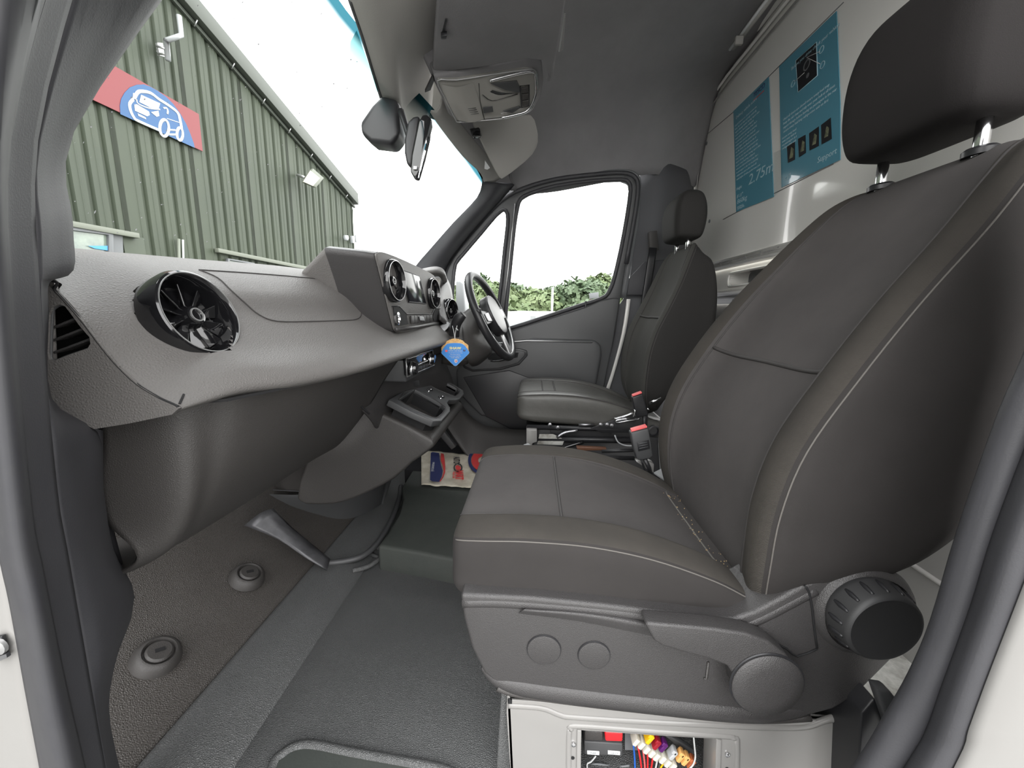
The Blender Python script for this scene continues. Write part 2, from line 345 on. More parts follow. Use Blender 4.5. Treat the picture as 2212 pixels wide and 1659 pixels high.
for x, y in ((1527, 310), (1533, 478)):
    lathe('rivet', B(x, y), (-1, 0, 0), [(.009, 0), (.009, .003), (0, .006)], M['frameg'], o, n=10)
tube('panel_joint', [B(1480, 330, -.001), B(1583, 243, -.001), B(1684, 142, -.001), B(1822, 5, -.001)], .0016, M['frameg'], o, n=6)
tube('panel_joint', [B(1562, 474, -.001), B(1590, 459, -.001), B(1800, 354, -.001)], .0016, M['frameg'], o, n=6)
# light strip fixed to the ceiling edge
ls = thing('strip_light', 'slim pale strip lamp on the dark headliner above the bulkhead', 'lamp', P(1585, 105, X=.80))
a, b = P(1583, 103, X=.80), P(1675, -20, X=.84)
tube('lamp_body', [a, b], .013, M['visor'], ls, n=8)
tube('lamp_tube', [a+V((-.012, 0, -.008)), b+V((-.012, 0, -.008))], .006, M['whitep'], ls, n=8)
box('end_clip', P(1596, 88, X=.795), (.03, .015, .03), M['visor'], ls)

# driver's side door with two windows
DY = 2.20
def D(x, y, d=0): return P(x, y, Y=DY+d)
qw = [(1087, 453), (1096, 462), (1096, 490), (1090, 540), (1083, 610), (1074, 680), (1070, 700), (1020, 706), (975, 700), (976, 656), (979, 610), (984, 571), (1000, 550), (1040, 503), (1070, 467)]
mw = [(1118, 448), (1125, 430), (1145, 418), (1200, 402), (1280, 391), (1342, 388), (1358, 394), (1362, 412), (1354, 470), (1341, 540), (1327, 600), (1318, 625), (1308, 640), (1285, 650), (1262, 657), (1180, 684), (1105, 708), (1093, 707), (1092, 685), (1096, 640), (1104, 560), (1111, 490)]
dout = [(962, 760), (957, 640), (962, 590), (985, 545), (1040, 478), (1085, 432), (1130, 408), (1200, 388), (1290, 377), (1345, 374), (1370, 382), (1378, 405), (1370, 470), (1352, 570), (1341, 642), (1330, 720), (1314, 790), (1303, 850), (1290, 990), (1000, 1040), (955, 900)]
door = thing('door_1', None, None, (0, DY, 0), kind=S)
prism('door_frame', [D(*q) for q in dout], (0, .045, 0), M['trim'], door, holes=[[D(*q) for q in qw], [D(*q) for q in mw]], bev=.006)
tube('window_seal', [D(*q, -.004) for q in mw], .011, M['rubber'], door, closed=True, sm=2)
tube('window_seal', [D(*q, -.004) for q in qw], .010, M['rubber'], door, closed=True, sm=2)
tube('door_seal', [D(x, y, .004) for x, y in [(957, 700)]+dout[2:14]], .013, M['rubber'], door, sm=3)
tube('door_seal', [D(x+(-5 if x < 1100 else 4), y-5, .014) for x, y in [(957, 700)]+dout[2:14]], .008, M['frameg'], door, sm=3)
tube('window_bead', [D(1113, 440, -.012), D(1106, 500, -.012), D(1097, 590, -.012), D(1083, 700, -.012)], .0035, M['satin'], door, n=6)
def pane(name, loop, yy, mt, parent):
    vv, ff = fill2d([[V((P(x, y, Y=yy).x, yy, P(x, y, Y=yy).z)) for x, y in loop]])
    return obj(name, vv, ff, mt, parent, False)
w1 = pane('window_1', [(x, y) for x, y in mw], DY+.022, M['glass'], None); w1['kind'] = S
w2 = pane('window_2', [(x, y) for x, y in qw], DY+.022, M['glass'], None); w2['kind'] = S
# door card: belt panel, raised pocket panel, grab recess
def dplate(name, px, d, th, mt, bev=.008, seg=3, parent=door, holes=(), round_=0):
    return prism(name, [D(*q, d) for q in px], (0, th, 0), mt, parent, bev=bev, seg=seg, holes=[[D(*q, d) for q in h] for h in holes], round_=round_)
dplate('door_card', [(1098, 716), (1180, 690), (1262, 664), (1300, 648), (1325, 643), (1340, 645), (1326, 735), (1302, 850), (1290, 985), (1000, 1035), (950, 900), (960, 760), (1000, 735)], -.018, .018, M['trim'], .012)
dplate('pocket_panel', [(1138, 734), (1150, 731), (1285, 735), (1298, 745), (1300, 770), (1290, 825), (1280, 860), (1040, 900), (990, 850), (985, 800), (1020, 745)], -.055, .04, M['trim'], .014, 4)
dplate('grab_surround', [(1000, 757), (1120, 752), (1138, 757), (1140, 768), (1122, 788), (1080, 800), (1020, 803), (1002, 795), (990, 775)], -.062, .01, M['black'], .004)
dplate('grab_surround', [(1005, 760), (1118, 756), (1133, 760), (1134, 768), (1118, 785), (1078, 796), (1022, 799), (1006, 792), (995, 775)], -.066, .008, M['trim'], .004)
dplate('grab_recess', [(1050, 763), (1120, 762), (1118, 772), (1080, 780), (1055, 777)], -.069, .004, M['void'], .001)
tube('door_handle', [D(1060, 780, -.075), D(1080, 779, -.085), D(1100, 773, -.09), D(1113, 766, -.08)], [.006, .012, .012, .006], M['gloss'], door, sm=3, flat=((0, 0, 1), .5))
tube('trim_line', [D(1012, 748, -.06), D(1040, 744, -.06), D(1138, 736, -.06), D(1280, 739, -.06)], .004, M['satin'], door, n=6)
dplate('silver_ledge', [(1010, 752), (1015, 744), (1035, 739), (1075, 738), (1085, 746), (1078, 751)], -.075, .01, M['grey'], .002)
dplate('speaker_pocket', [(1000, 815), (1100, 800), (1180, 830), (1240, 870), (1240, 930), (1120, 935), (1050, 900)], -.06, .012, M['black'], .004)
lathe('lock_pin', D(1265, 664, -.01), (0, 0, 1), [(.006, 0), (.006, .03), (.003, .034), (0, .034)], M['black'], door, n=10)
# white gap between door and body
struct(surf('trim_2', [[D(1354, 646, .05), D(1343, 720, .05), D(1322, 800, .05), D(1306, 850, .05), D(1296, 900, .05)], [D(1362, 646, .05), D(1351, 720, .05), D(1329, 800, .05), D(1314, 850, .05), D(1305, 900, .05)]], M['wbulk'], nu=1, thick=.003))
struct(surf('trim_3', [[D(1384, 395, .04), D(1380, 470, .04), D(1366, 560, .04), D(1352, 644, .04)], [D(1366, 395, .06), D(1362, 470, .06), D(1347, 560, .06), D(1332, 644, .06)]], M['frameg'], nu=1, thick=.003))
# far windscreen pillar
pl = [(1043, 392, 2.06), (1031, 428, 2.08), (980, 482, 2.10), (935, 533, 2.12), (898, 576, 2.14), (880, 610, 2.14)]
pr = [(1110, 398, 2.17), (1082, 430, 2.17), (1036, 482, 2.18), (985, 545, 2.19), (960, 590, 2.19), (955, 650, 2.19)]
rows = [[P(x, y, Y=Y) for x, y, Y in pl], [P(x*.5+x2*.5+2, y*.5+y2*.5, Y=Y-.01) for (x, y, Y), (x2, y2, Y2) in zip(pl, pr)], [P(x, y, Y=Y) for x, y, Y in pr]]
struct(surf('trim_4', rows, M['pillar'], nu=3, nv=3, thick=.012))
# windscreen: curved glass from dash to header
wb = [V((-.88, .36, .93)), V((-1.12, .75, .95)), V((-1.22, 1.2, .96)), V((-1.12, 1.75, .96)), V((-.90, 2.12, .96))]
wt = [V((-.36, .36, 1.62)), V((-.50, .75, 1.66)), V((-.53, 1.2, 1.67)), P(962, 272, Y=1.66)+V((0, 0, .012)), P(1046, 396, Y=2.09)+V((.01, 0, .01))]
wrows = []
for k in range(9):
    t = k/8; wrows.append([a.lerp(b, t)+V((-.06, 0, .02))*math.sin(t*math.pi) for a, b in zip(wb, wt)])
ws = surf('window_3', wrows, M['wscreen'], nu=3, nv=5); ws['kind'] = S
g = o_grid[ws.name]; uvl = ws.data.uv_layers.new(name='UVMap'); nr, nc = len(g), len(g[0])
for lp in ws.data.loops: uvl.data[lp.index].uv = ((lp.vertex_index % nc)/(nc-1), (lp.vertex_index//nc)/(nr-1))
# header trim along the top of the windscreen (driver's half)
hl = [(1046, 395, 2.06), (1037, 372, 2.0), (1000, 336, 1.85), (955, 278, 1.62), (930, 240, 1.48)]
hh = [(1080, 385, 2.06), (1060, 362, 2.0), (1020, 322, 1.82), (975, 268, 1.58), (950, 232, 1.44)]
struct(surf('trim_5', [[P(x, y, Y=Y) for x, y, Y in hl], [P(x, y, Y=Y) for x, y, Y in hh], [P(x, y, Y=Y)+V((.03, 0, .12)) for x, y, Y in hh]], M['visor'], nu=3, nv=3, thick=.008))

# near windscreen pillar and door aperture, left of the picture
c0 = [(-90, -160), (-90, 300), (-60, 700), (0, 1150), (30, 1300), (62, 1480), (95, 1659), (125, 1830)]
c0m = [(0, -160), (-25, 300), (-5, 700), (40, 1150), (70, 1300), (105, 1480), (142, 1659), (175, 1830)]
c1 = [(130, -160), (11, 300), (19, 670), (60, 1100), (84, 1230), (128, 1450), (176, 1659), (215, 1830)]
c2 = [(190, -160), (72, 300), (80, 670), (116, 1060), (140, 1200), (182, 1440), (221, 1659), (255, 1830)]
c3 = [(420, -160), (150, 300), (152, 562), (200, 930), (215, 1180), (262, 1350), (240, 1659), (265, 1830)]
def colpts(c, Y): return [P(x, y, Y=Y) for x, y in c]
near_seal = struct(surf('trim_6', [colpts(c0, .30), colpts(c0m, .285), colpts(c1, .315)], M['rubber'], nu=4, nv=4, thick=.006))
tube('seal_lip', [p+V((0, -.004, 0)) for p in colpts(c1, .312)], .0035, M['black'], near_seal, sm=4, n=6)
np_ = [colpts(c1, .318), [p+V((0, -.008, 0)) for p in colpts([(a[0]*.5+b[0]*.5, a[1]*.5+b[1]*.5) for a, b in zip(c1, c2)], .335)], colpts(c2, .36)]
up3 = [(420, -160), (196, 130), (160, 230), (148, 330), (148, 450), (152, 575)]
struct(surf('trim_7', np_, M['pillar'], nu=4, nv=4, thick=.006))
ll = [(190, -160), (72, 300), (75, 500), (77, 590), (78, 612), (80, 670), (95, 860), (108, 950), (116, 1060), (140, 1200), (182, 1440), (200, 1550), (221, 1659), (255, 1830)]
lr = [(455, -160), (152, 280), (149, 480), (151, 580), (95, 606), (92, 670), (98, 860), (205, 935), (218, 1060), (240, 1190), (285, 1290), (232, 1440), (238, 1659), (300, 1830)]
lr[11] = (240, 1420); lr[12] = (228, 1560)
ly = (.46, .46, .46, .46, .452, .452, .452, .475, .495, .51, .55, .50, .47, .44)
mid_ = [(a[0]*.55+b[0]*.45, a[1]*.55+b[1]*.45) for a, b in zip(ll, lr)]
struct(surf('wall_left', [colpts(ll, .362), [P(x, y, Y=.40) for x, y in mid_], [P(x, y, Y=Y) for (x, y), Y in zip(lr, ly)], [P(x, y, Y=Y)+V((-.12, .05, 0)) for (x, y), Y in zip(lr, ly)]], M['pillar'], nu=4, nv=4, thick=.006))
# painted sill and door latch plate, lower left
body = struct(surf('trim_8', [colpts([(-260, 900), (-220, 1150), (-200, 1400), (-200, 1659), (-150, 1830)], .33), colpts([(-90, 900), (-60, 1150), (-60, 1400), (-30, 1659), (-20, 1830)], .31), colpts([(-30, 950), (2, 1150), (52, 1400), (97, 1659), (128, 1830)], .302)], M['white'], nu=3, nv=4, thick=.004))
latch = prism('hinge_plate', colpts([(-20, 1375), (14, 1368), (22, 1415), (-15, 1428)], .300), (0, -.004, 0), M['black'], body, bev=.001)
lathe('hinge_bolt', P(2, 1394, Y=.296), (0, -1, 0), [(.008, 0), (.008, .003), (0, .005)], M['satin'], body, n=12)
prism('hinge_strip', colpts([(-15, 1420), (22, 1407), (24, 1415), (-12, 1432)], .296), (0, -.003, 0), M['steel'], body)

# near rear door pillar, right of the picture
r0 = [(2480, -400), (2330, 300), (2240, 700), (2160, 900), (2073, 1150), (2015, 1343), (1967, 1456), (1912, 1552), (1846, 1659), (1620, 1980)]
r1 = [(2580, -400), (2420, 300), (2340, 700), (2240, 900), (2144, 1150), (2095, 1311), (2031, 1488), (1996, 1584), (1950, 1659), (1740, 1980)]
r2 = [(2680, -400), (2500, 300), (2430, 700), (2360, 900), (2260, 1150), (2198, 1311), (2137, 1472), (2100, 1575), (2070, 1659), (1900, 1980)]
def rp(c, Y): return [P(x, y, Y=Y) for x, y in c]
struct(surf('trim_9', [[p+V((.16, .10, 0)) for p in rp(r0, .40)], rp(r0, .40), [P(x*.5+x2*.5, y*.5+y2*.5, Y=.375) for (x, y), (x2, y2) in zip(r0, r1)], rp(r1, .37)], M['pillar'], nu=3, nv=4, thick=.005))
struct(surf('trim_10', [rp(r1, .372), [P(x*.5+x2*.5, y*.5+y2*.5, Y=.345) for (x, y), (x2, y2) in zip(r1, r2)], rp(r2, .35)], M['pillar'], nu=3, nv=4, thick=.005))
r3 = [(2900, -400), (2700, 300), (2640, 700), (2600, 900), (2500, 1150), (2450, 1311), (2420, 1472), (2400, 1575), (2400, 1659), (2400, 1980)]
struct(surf('trim_11', [rp(r2, .352), rp([(a+25, b) for a, b in r2], .338), rp(r3, .335)], M['white'], nu=3, nv=4, thick=.004))
# floor side behind the seat: scuffed wheel-arch panel and kick trim
struct(prism('trim_12', [V((.62, .42, .06)), V((.92, .42, .06)), V((.92, 1.2, .06)), V((.62, 1.2, .06))], (0, 0, .01), M['wdirty']))
struct(prism('trim_13', pv([(1895, 1490), (1925, 1495), (2090, 1700), (2000, 1800)], Y=.50), (0, .02, 0), M['trim'], bev=.004))
struct(prism('trim_14', pv([(1862, 1540), (1890, 1510), (1985, 1620), (1960, 1850), (1845, 1850)], Y=.52), (0, .1, 0), M['black'], bev=.004))

# far footwell side wall
struct(prism('wall_right', [V((-1.25, 2.24, -.02)), V((-.30, 2.24, -.02)), V((-.30, 2.24, .6)), V((-.50, 2.24, 1.0)), V((-1.25, 2.24, 1.0))], (0, .02, 0), M['black']))
struct(surf('trim_30', [[P(960, 800, Y=2.16), P(985, 850, Y=2.15), P(1012, 895, Y=2.14), P(1050, 920, Y=2.12), P(1110, 928, Y=2.10), P(1160, 928, Y=2.1)], [P(935, 850, Y=2.08), P(965, 900, Y=2.06), P(995, 945, Y=2.04), P(1025, 975, Y=2.02), P(1070, 985, Y=2.0), P(1150, 985, Y=2.0)], [P(930, 870, Y=2.06), P(990, 960, Y=2.02), P(1010, 985, Y=2.0), P(1040, 1010, Y=1.98), P(1080, 1020, Y=1.96), P(1150, 1020, Y=1.96)]], M['dashlow'], nu=3, nv=3, thick=.006))
struct(prism('trim_31', [V((-.62, 1.80, .10)), V((-.30, 1.80, .10)), V((-.30, 2.25, .10)), V((-.62, 2.25, .10)), V((-1.1, 2.25, .35)), V((-1.1, 1.8, .35))][:4], (0, 0, -.1), M['black']))
ped = thing('pedal', 'dark foot pedal deep in the driver footwell beside the console', 'pedal', P(955, 945, Y=2.0))
prism('pedal_pad', [P(x, y, Y=1.98) for x, y in [(935, 925), (950, 920), (985, 965), (975, 972)]], (.0, .03, 0), M['trim'], ped, bev=.004)
tube('pedal_arm', [P(940, 925, Y=2.0), P(925, 860, Y=2.05)], .01, M['black'], ped)

struct(surf('trim_32', [[P(1030, 366, Y=2.0), P(1070, 366, Y=2.08), P(1130, 372, Y=2.20)], [P(1040, 385, Y=2.06), P(1075, 390, Y=2.11), P(1130, 392, Y=2.21)], [P(1044, 402, Y=2.08), P(1078, 410, Y=2.13), P(1125, 412, Y=2.22)]], M['headl'], nu=2, nv=2, thick=.008))
struct(surf('trim_33', [[P(915, 150, Z=1.70), P(965, 150, Z=1.70)], [P(918, 250, Z=1.72), P(975, 268, Z=1.72)]], M['visor'], nu=2, nv=2, thick=.008))

# dried specks on the windscreen
random.seed(17); g = o_grid[ws.name]; sv, sf = [], []
for k in range(230):
    i = random.randint(int(len(g)*.15), int(len(g)*.92)); j = random.randint(1, int(len(g[0])*.55))
    p = g[i][j].lerp(g[min(i+1, len(g)-1)][min(j+1, len(g[0])-1)], random.random())+V((.004, -.002, -.003))
    a = (g[i][j+1]-g[i][j]).normalized(); b = (g[min(i+1, len(g)-1)][j]-g[i-1][j]).normalized(); r = random.uniform(.0008, .0026); n0 = len(sv); st_ = random.uniform(1, 2.6)
    for m_ in range(6): t = m_*math.pi/3+k; sv.append(p+a*math.cos(t)*r*(1 if k % 3 else .5)+b*math.sin(t)*r*(st_ if k % 4 == 0 else 1))
    sf.append(tuple(range(n0, n0+6)))
sk = obj('dirt_specks', sv, sf, M['grey'], ws, False); sk['kind'] = 'stuff'
# ================================================================ dashboard
dash = thing('dashboard', 'grey leather-grained dashboard with round black vents running across the cab under the windscreen', 'dashboard', (-.6, 1.2, .6))
prof = {
 .468: [(-.80, .92), (-.70, .925), (-.600, .922), (-.578, .908), (-.540, .868), (-.505, .828), (-.473, .788), (-.455, .765), (-.462, .750), (-.52, .735)],
 .56: [(-.95, .94), (-.80, .952), (-.690, .955), (-.620, .938), (-.560, .900), (-.530, .862), (-.487, .815), (-.445, .782), (-.437, .752), (-.50, .732)],
 .65: [(-1.05, .945), (-.85, .960), (-.720, .966), (-.620, .950), (-.552, .910), (-.520, .865), (-.468, .812), (-.410, .778), (-.402, .748), (-.47, .730)],
 .80: [(-1.1, .95), (-.88, .965), (-.72, .974), (-.600, .958), (-.525, .912), (-.488, .862), (-.432, .812), (-.373, .780), (-.360, .750), (-.43, .730)],
 1.00: [(-1.15, .95), (-.90, .968), (-.70, .982), (-.580, .970), (-.500, .915), (-.465, .862), (-.412, .812), (-.358, .780), (-.349, .750), (-.42, .730)],
 1.25: [(-1.18, .95), (-.90, .968), (-.70, .982), (-.580, .970), (-.50, .915), (-.460, .862), (-.405, .812), (-.352, .780), (-.345, .750), (-.41, .730)],
 1.60: [(-1.12, .95), (-.90, .965), (-.70, .975), (-.60, .96), (-.50, .915), (-.445, .862), (-.385, .812), (-.352, .780), (-.345, .750), (-.41, .730)],
 2.12: [(-1.0, .95), (-.90, .965), (-.74, .975), (-.64, .96), (-.56, .915), (-.50, .862), (-.45, .812), (-.41, .780), (-.40, .750), (-.45, .730)]}
CP0, CPN = (-.56, .456, .8), (-.14, 1, 0)
seam_px = [(95, 604), (130, 632), (182, 690), (226, 748), (263, 792), (306, 832), (352, 860), (392, 880), (376, 894)]
row0 = [V((-.80, .44, .92))]+[PL(x, y, CP0, CPN) for x, y in seam_px]
row0 = row0[:1]+row0[1:10]
dash_rows = [row0]+[[V((x, y, z)) for x, z in prof[y]] for y in sorted(prof)[1:]]
pad = surf('dash_pad', dash_rows, M['dash'], dash, nu=10, nv=8)
g = o_grid[pad.name]
VC, VAX = P(420, 682, X=-.517), V((.93, -.05, .34)).normalized()   # opening for the near round vent
bm = bmesh.new(); bm.from_mesh(pad.data)
kill = [f for f in bm.faces if all((lambda d: (d-VAX*d.dot(VAX)).length < .0665)(v.co+BASE[pad]-VC) for v in f.verts) and abs((f.calc_center_median()+BASE[pad]-VC).dot(VAX)) < .12]
bmesh.ops.delete(bm, geom=kill, context='FACES'); bm.to_mesh(pad.data); bm.free()
def dash_at(px, py):
    """nearest point of the pad seen at a pixel of the photograph"""
    best, bd = None, 1e9
    for row in g:
        for p in row:
            d = p-V((0, 0, EYE)); u = P(px, py, Y=p.y)
            e = (u-p).length
            if e < bd: bd, best = e, u
    return best
def on_pad(pts, lift=.0015, n=1):
    from mathutils.bvhtree import BVHTree
    vv = [p for row in g for p in row]; m = len(g[0])
    ff = [(i*m+j, i*m+j+1, (i+1)*m+j+1, (i+1)*m+j) for i in range(len(g)-1) for j in range(m-1)]
    t = BVHTree.FromPolygons(vv, ff); r = []
    eye = V((0, 0, EYE))
    for x, y in pts:
        d = (P(x, y, Y=1)-eye).normalized(); h = t.ray_cast(eye, d)
        if h[0]: r.append(h[0]-d*lift)
    return r
# seam of the airbag lid
lid = [(430, 583), (470, 600), (500, 628), (530, 655), (560, 680), (600, 694), (680, 694), (745, 692), (768, 690), (779, 683), (778, 668), (760, 645), (735, 622), (705, 606), (640, 598), (540, 590), (430, 583)]
lp = [(sum(a[0] for a in q)/1, 0) for q in []]
line = smooth_line([V((x, y, 0)) for x, y in lid], 4)
pts = on_pad([(p.x, p.y) for p in line], .001)
if len(pts) > 4: tube('airbag_lid_seam', pts, .0014, M['seam'], dash, n=6)
pts = on_pad([(397, 852), (388, 872), (376, 892)], .001)
if len(pts) > 1: tube('pad_joint', pts, .0015, M['void'], dash, n=6)
# end cap with slatted side vent
capo = [PL(x, y, CP0, CPN) for x, y in seam_px+[(290, 912), (210, 925), (150, 895), (100, 858)]]
hole_px = [(113, 680), (120, 664), (135, 658), (148, 662), (160, 678), (180, 705), (200, 728), (202, 742), (196, 752), (150, 768), (125, 778), (113, 776), (110, 760)]
fx = lambda p: V((p.x, 0, p.z))
vv, ff = fill2d([[fx(p) for p in capo], [fx(PL(x, y, CP0, CPN)) for x, y in hole_px]])
vv = [V((p.x, .456+(p.x+.56)*.14, p.z)) for p in vv]
cap = obj('end_cap', vv, ff, M['dash'], dash, False); solid(cap, .004, 1)
dc = V((-.002, -.003, .001))
tube('end_cap_joint', [p+dc for p in o_grid[pad.name][0][8:65]], .0016, M['void'], dash, n=6)
prism('end_cap_edge', [P(84, 607, Y=.449), P(97, 604, Y=.449), P(109, 858, Y=.449), P(98, 860, Y=.449)], (0, .01, 0), M['dash'], dash, bev=.002)
prism('side_vent_cavity', [P(x, y, Y=.50) for x, y in [(90, 650), (165, 640), (240, 740), (220, 785), (100, 800)]], (0, .002, 0), M['void'], dash)
for k, (a, b) in enumerate([((110, 705), (163, 683)), ((110, 733), (180, 705)), ((110, 760), (198, 727))]):
    p, q = PL(*a, CP0, CPN)+V((0, .002, 0)), PL(*b, CP0, CPN)+V((0, .002, 0))
    prism('vent_slat', [p, q, q+V((0, .03, .004)), p+V((0, .03, .004))], (0, 0, -.003), M['side'], dash, bev=.0008)
tube('vent_rim', [PL(x, y, CP0, CPN) for x, y in hole_px], .0018, M['trim'], dash, closed=True, sm=3, n=6)
# round turbine vents
def vent(name, c, axis, r, parent, blades=10, lean=0):
    ax = V(axis).normalized(); s, t = frame_of(ax); c = V(c)
    root = lathe(name, c, ax, [(r*1.06, -.02), (r*1.08, .006), (r*1.03, .014), (r*.97, .016), (r*.93, .013), (r*.90, .002), (r*.80, -.02), (r*.78, -.045), (0, -.05)], M['gloss'], parent, n=56)
    lathe('vent_trim_ring', c, ax, [(r*.99, .0145), (r*.985, .0165), (r*.965, .0165), (r*.96, .0145)], M['satin'], root, cap=False, n=56)
    hub = lathe('vent_hub', c, ax, [(r*.30, -.03), (r*.29, -.006), (r*.22, .004), (r*.14, .005), (r*.12, .003), (0, .003)], M['gloss'], root, n=28)
    lathe('hub_ring', c, ax, [(r*.17, .0045), (r*.165, .0065), (r*.14, .0065), (r*.135, .0045)], M['satin'], root, cap=False, n=28)
    for k in range(blades):
        a = 2*math.pi*k/blades+.2; d = s*math.cos(a)+t*math.sin(a); e = ax.cross(d)
        p0, p1 = c+d*r*.24-ax*.012, c+d*r*.79-ax*.010
        wv = (e*.75+ax*.5).normalized()
        q = [p0-wv*r*.07, p1-wv*r*.17, p1+wv*r*.17, p0+wv*r*.07]
        prism('vent_blade', q, ax.cross(wv).cross(wv)*0+d.cross(wv)*.0025, M['gloss'], root, bev=.0008)
    return root
vent('round_vent', VC, VAX, .0635, dash)
# centre module with screen and two vents
MX = -.405
def Mo(x, y, d=0): return P(x, y, X=MX+d)
mod_o = [(812, 546), (826, 545), (870, 562), (924, 588), (938, 600), (946, 625), (953, 680), (954, 702), (948, 706), (900, 713), (862, 719), (851, 716), (846, 705), (836, 665), (815, 580), (808, 552)]
back = [Mo(x, y)+V((-.20, -.0, -.02)) for x, y in mod_o]
surf('module_housing', [[Mo(x, y)-V((.10, .05, -.005)) for x, y in mod_o], [Mo(x, y)-V((.035, .022, -.002)) for x, y in mod_o], [Mo(x, y)-V((.008, .006, 0)) for x, y in mod_o], [Mo(x, y) for x, y in mod_o]], M['side'], dash, nu=3, nv=2, closed=True)
surf('module_housing', [[Mo(x, y)-V((.16, .05, .05)) for x, y in mod_o], [Mo(x, y)-V((.10, .05, -.005)) for x, y in mod_o]], M['dash'], dash, nu=3, nv=2, closed=True)
face = prism('module_face', [Mo(*q) for q in mod_o], (.006, 0, 0), M['dash'], dash, bev=.004, round_=2)
vent('round_vent', Mo(848, 607, .01), (1, -.1, .05), .054, dash, 8)
vent('round_vent', Mo(933, 634, .01), (1, -.1, .05), .054, dash, 8)
prism('screen', [Mo(x, y, .008) for x, y in [(867, 584), (904, 597), (919, 655), (884, 651)]], (.003, 0, 0), M['screen'], dash, bev=.001)
tube('screen_bezel', [Mo(x, y, .009) for x, y in [(866, 583), (905, 596), (920, 656), (883, 652)]], .0018, M['black'], dash, closed=True, n=6)
prism('pocket_recess', [Mo(x, y, .0075) for x, y in [(849, 664), (862, 663), (877, 679), (881, 700), (863, 703), (853, 703)]], (.002, 0, 0), M['void'], dash)
lathe('pocket_socket', Mo(858, 688, .012), (1, 0, 0), [(.016, -.004), (.018, .004), (.012, .006), (.010, 0), (0, 0)], M['chrome'], dash, n=20)
prism('pocket_recess', [Mo(x, y, .0075) for x, y in [(938, 668), (944, 666), (951, 668), (951, 692), (937, 694), (934, 685)]], (.002, 0, 0), M['void'], dash)
tube('pocket_line', [Mo(x, y, .009) for x, y in [(847, 662), (862, 661), (878, 678), (933, 679), (939, 666), (951, 666)]], .0016, M['black'], dash, n=6)
for k in range(7):
    x0 = 886+k*6.6; x1 = x0+6
    prism('switch', [Mo(x0, 682-k*.25, .008), Mo(x1, 682-k*.25, .008), Mo(x1+1, 698-k*.6, .008), Mo(x0+1, 699-k*.6, .008)], (.004, 0, 0), M['side'], dash, bev=.001)
prism('hazard_switch', [Mo(905, 683, .014), Mo(913, 684, .014), Mo(916, 693, .014), Mo(907, 692, .014)], (.004, 0, 0), M['grey'], dash, bev=.001)
tube('module_lower_lip', [Mo(856, 712, .012), Mo(900, 706, .012), Mo(951, 697, .012)], .006, M['side'], dash, n=8)
# instrument hood and cluster
def H(x, y, Y): return P(x, y, Y=Y)
ch = [(905, 585, 1.82), (925, 580, 1.85), (944, 578, 1.88), (957, 584, 1.93), (963, 600, 1.97)]
surf('cluster_hood', [[H(x, y, Y) for x, y, Y in ch], [H(x+1, y+8, Y-.10) for x, y, Y in ch], [H(x-4, y+15, Y-.06) for x, y, Y in ch]], M['dash'], dash, nu=3, nv=3, thick=.010)
surf('cluster_housing', [[H(940, 600, 1.95), H(963, 602, 1.97), H(976, 640, 1.97), H(980, 720, 1.97)], [H(940, 640, 1.72), H(955, 648, 1.76), H(964, 680, 1.78), H(985, 740, 1.75)], [H(950, 690, 1.6), H(962, 700, 1.62), H(972, 715, 1.64), H(990, 760, 1.66)]], M['side'], dash, thick=.01)
prism('cluster_face', [H(930, 597, 1.84), H(952, 603, 1.84), H(949, 622, 1.84), H(940, 632, 1.84)], (0, .01, 0), M['visor'], dash)
vent('round_vent', P(972, 672, Y=1.80), (1, -.3, .05), .052, dash, 8)

# heater control panel below the pad
hc = thing('heater_control', 'gloss black heater control unit with two chrome knobs, under the middle of the dashboard', 'control panel', P(905, 795, X=-.40))
def K(x, y, d=0): return P(x, y, X=-.375+d)
prism('housing', [K(x, y, -.01) for x, y in [(872, 778), (936, 753), (943, 790), (878, 826)]], (-.12, 0, 0), M['trim'], hc, bev=.006)
prism('face_plate', [K(x, y) for x, y in [(878, 775), (934, 757), (937, 788), (880, 812)]], (-.01, 0, 0), M['gloss'], hc, bev=.003)
lathe('knob', K(887, 796, .002), (1, 0, 0), [(.020, 0), (.020, .012), (.016, .02), (0, .021)], M['gloss'], hc, n=28)
lathe('knob_ring', K(887, 796, .002), (1, 0, 0), [(.021, .002), (.0215, .008), (.0205, .01)], M['chrome'], hc, n=28, cap=False)
lathe('knob', K(928, 776, .002), (1, 0, 0), [(.020, 0), (.020, .012), (.016, .02), (0, .021)], M['gloss'], hc, n=28)
lathe('knob_ring', K(928, 776, .002), (1, 0, 0), [(.021, .002), (.0215, .008), (.0205, .01)], M['chrome'], hc, n=28, cap=False)
tube('chrome_strip', [K(894, 792, .004), K(923, 779, .004)], .0025, M['satin'], hc, n=6)
for k in range(4): prism('button', [K(899+k*6, 795-k*2.4, .001), K(904+k*6, 793-k*2.4, .001), K(905+k*6, 800-k*2.4, .001), K(900+k*6, 802-k*2.4, .001)], (.003, 0, 0), M['side'], hc, bev=.0006)
tube('panel_rim', [K(x, y, .002) for x, y in [(877, 774), (935, 756), (938, 789), (879, 814)]], .0018, M['satin'], hc, closed=True, n=6)
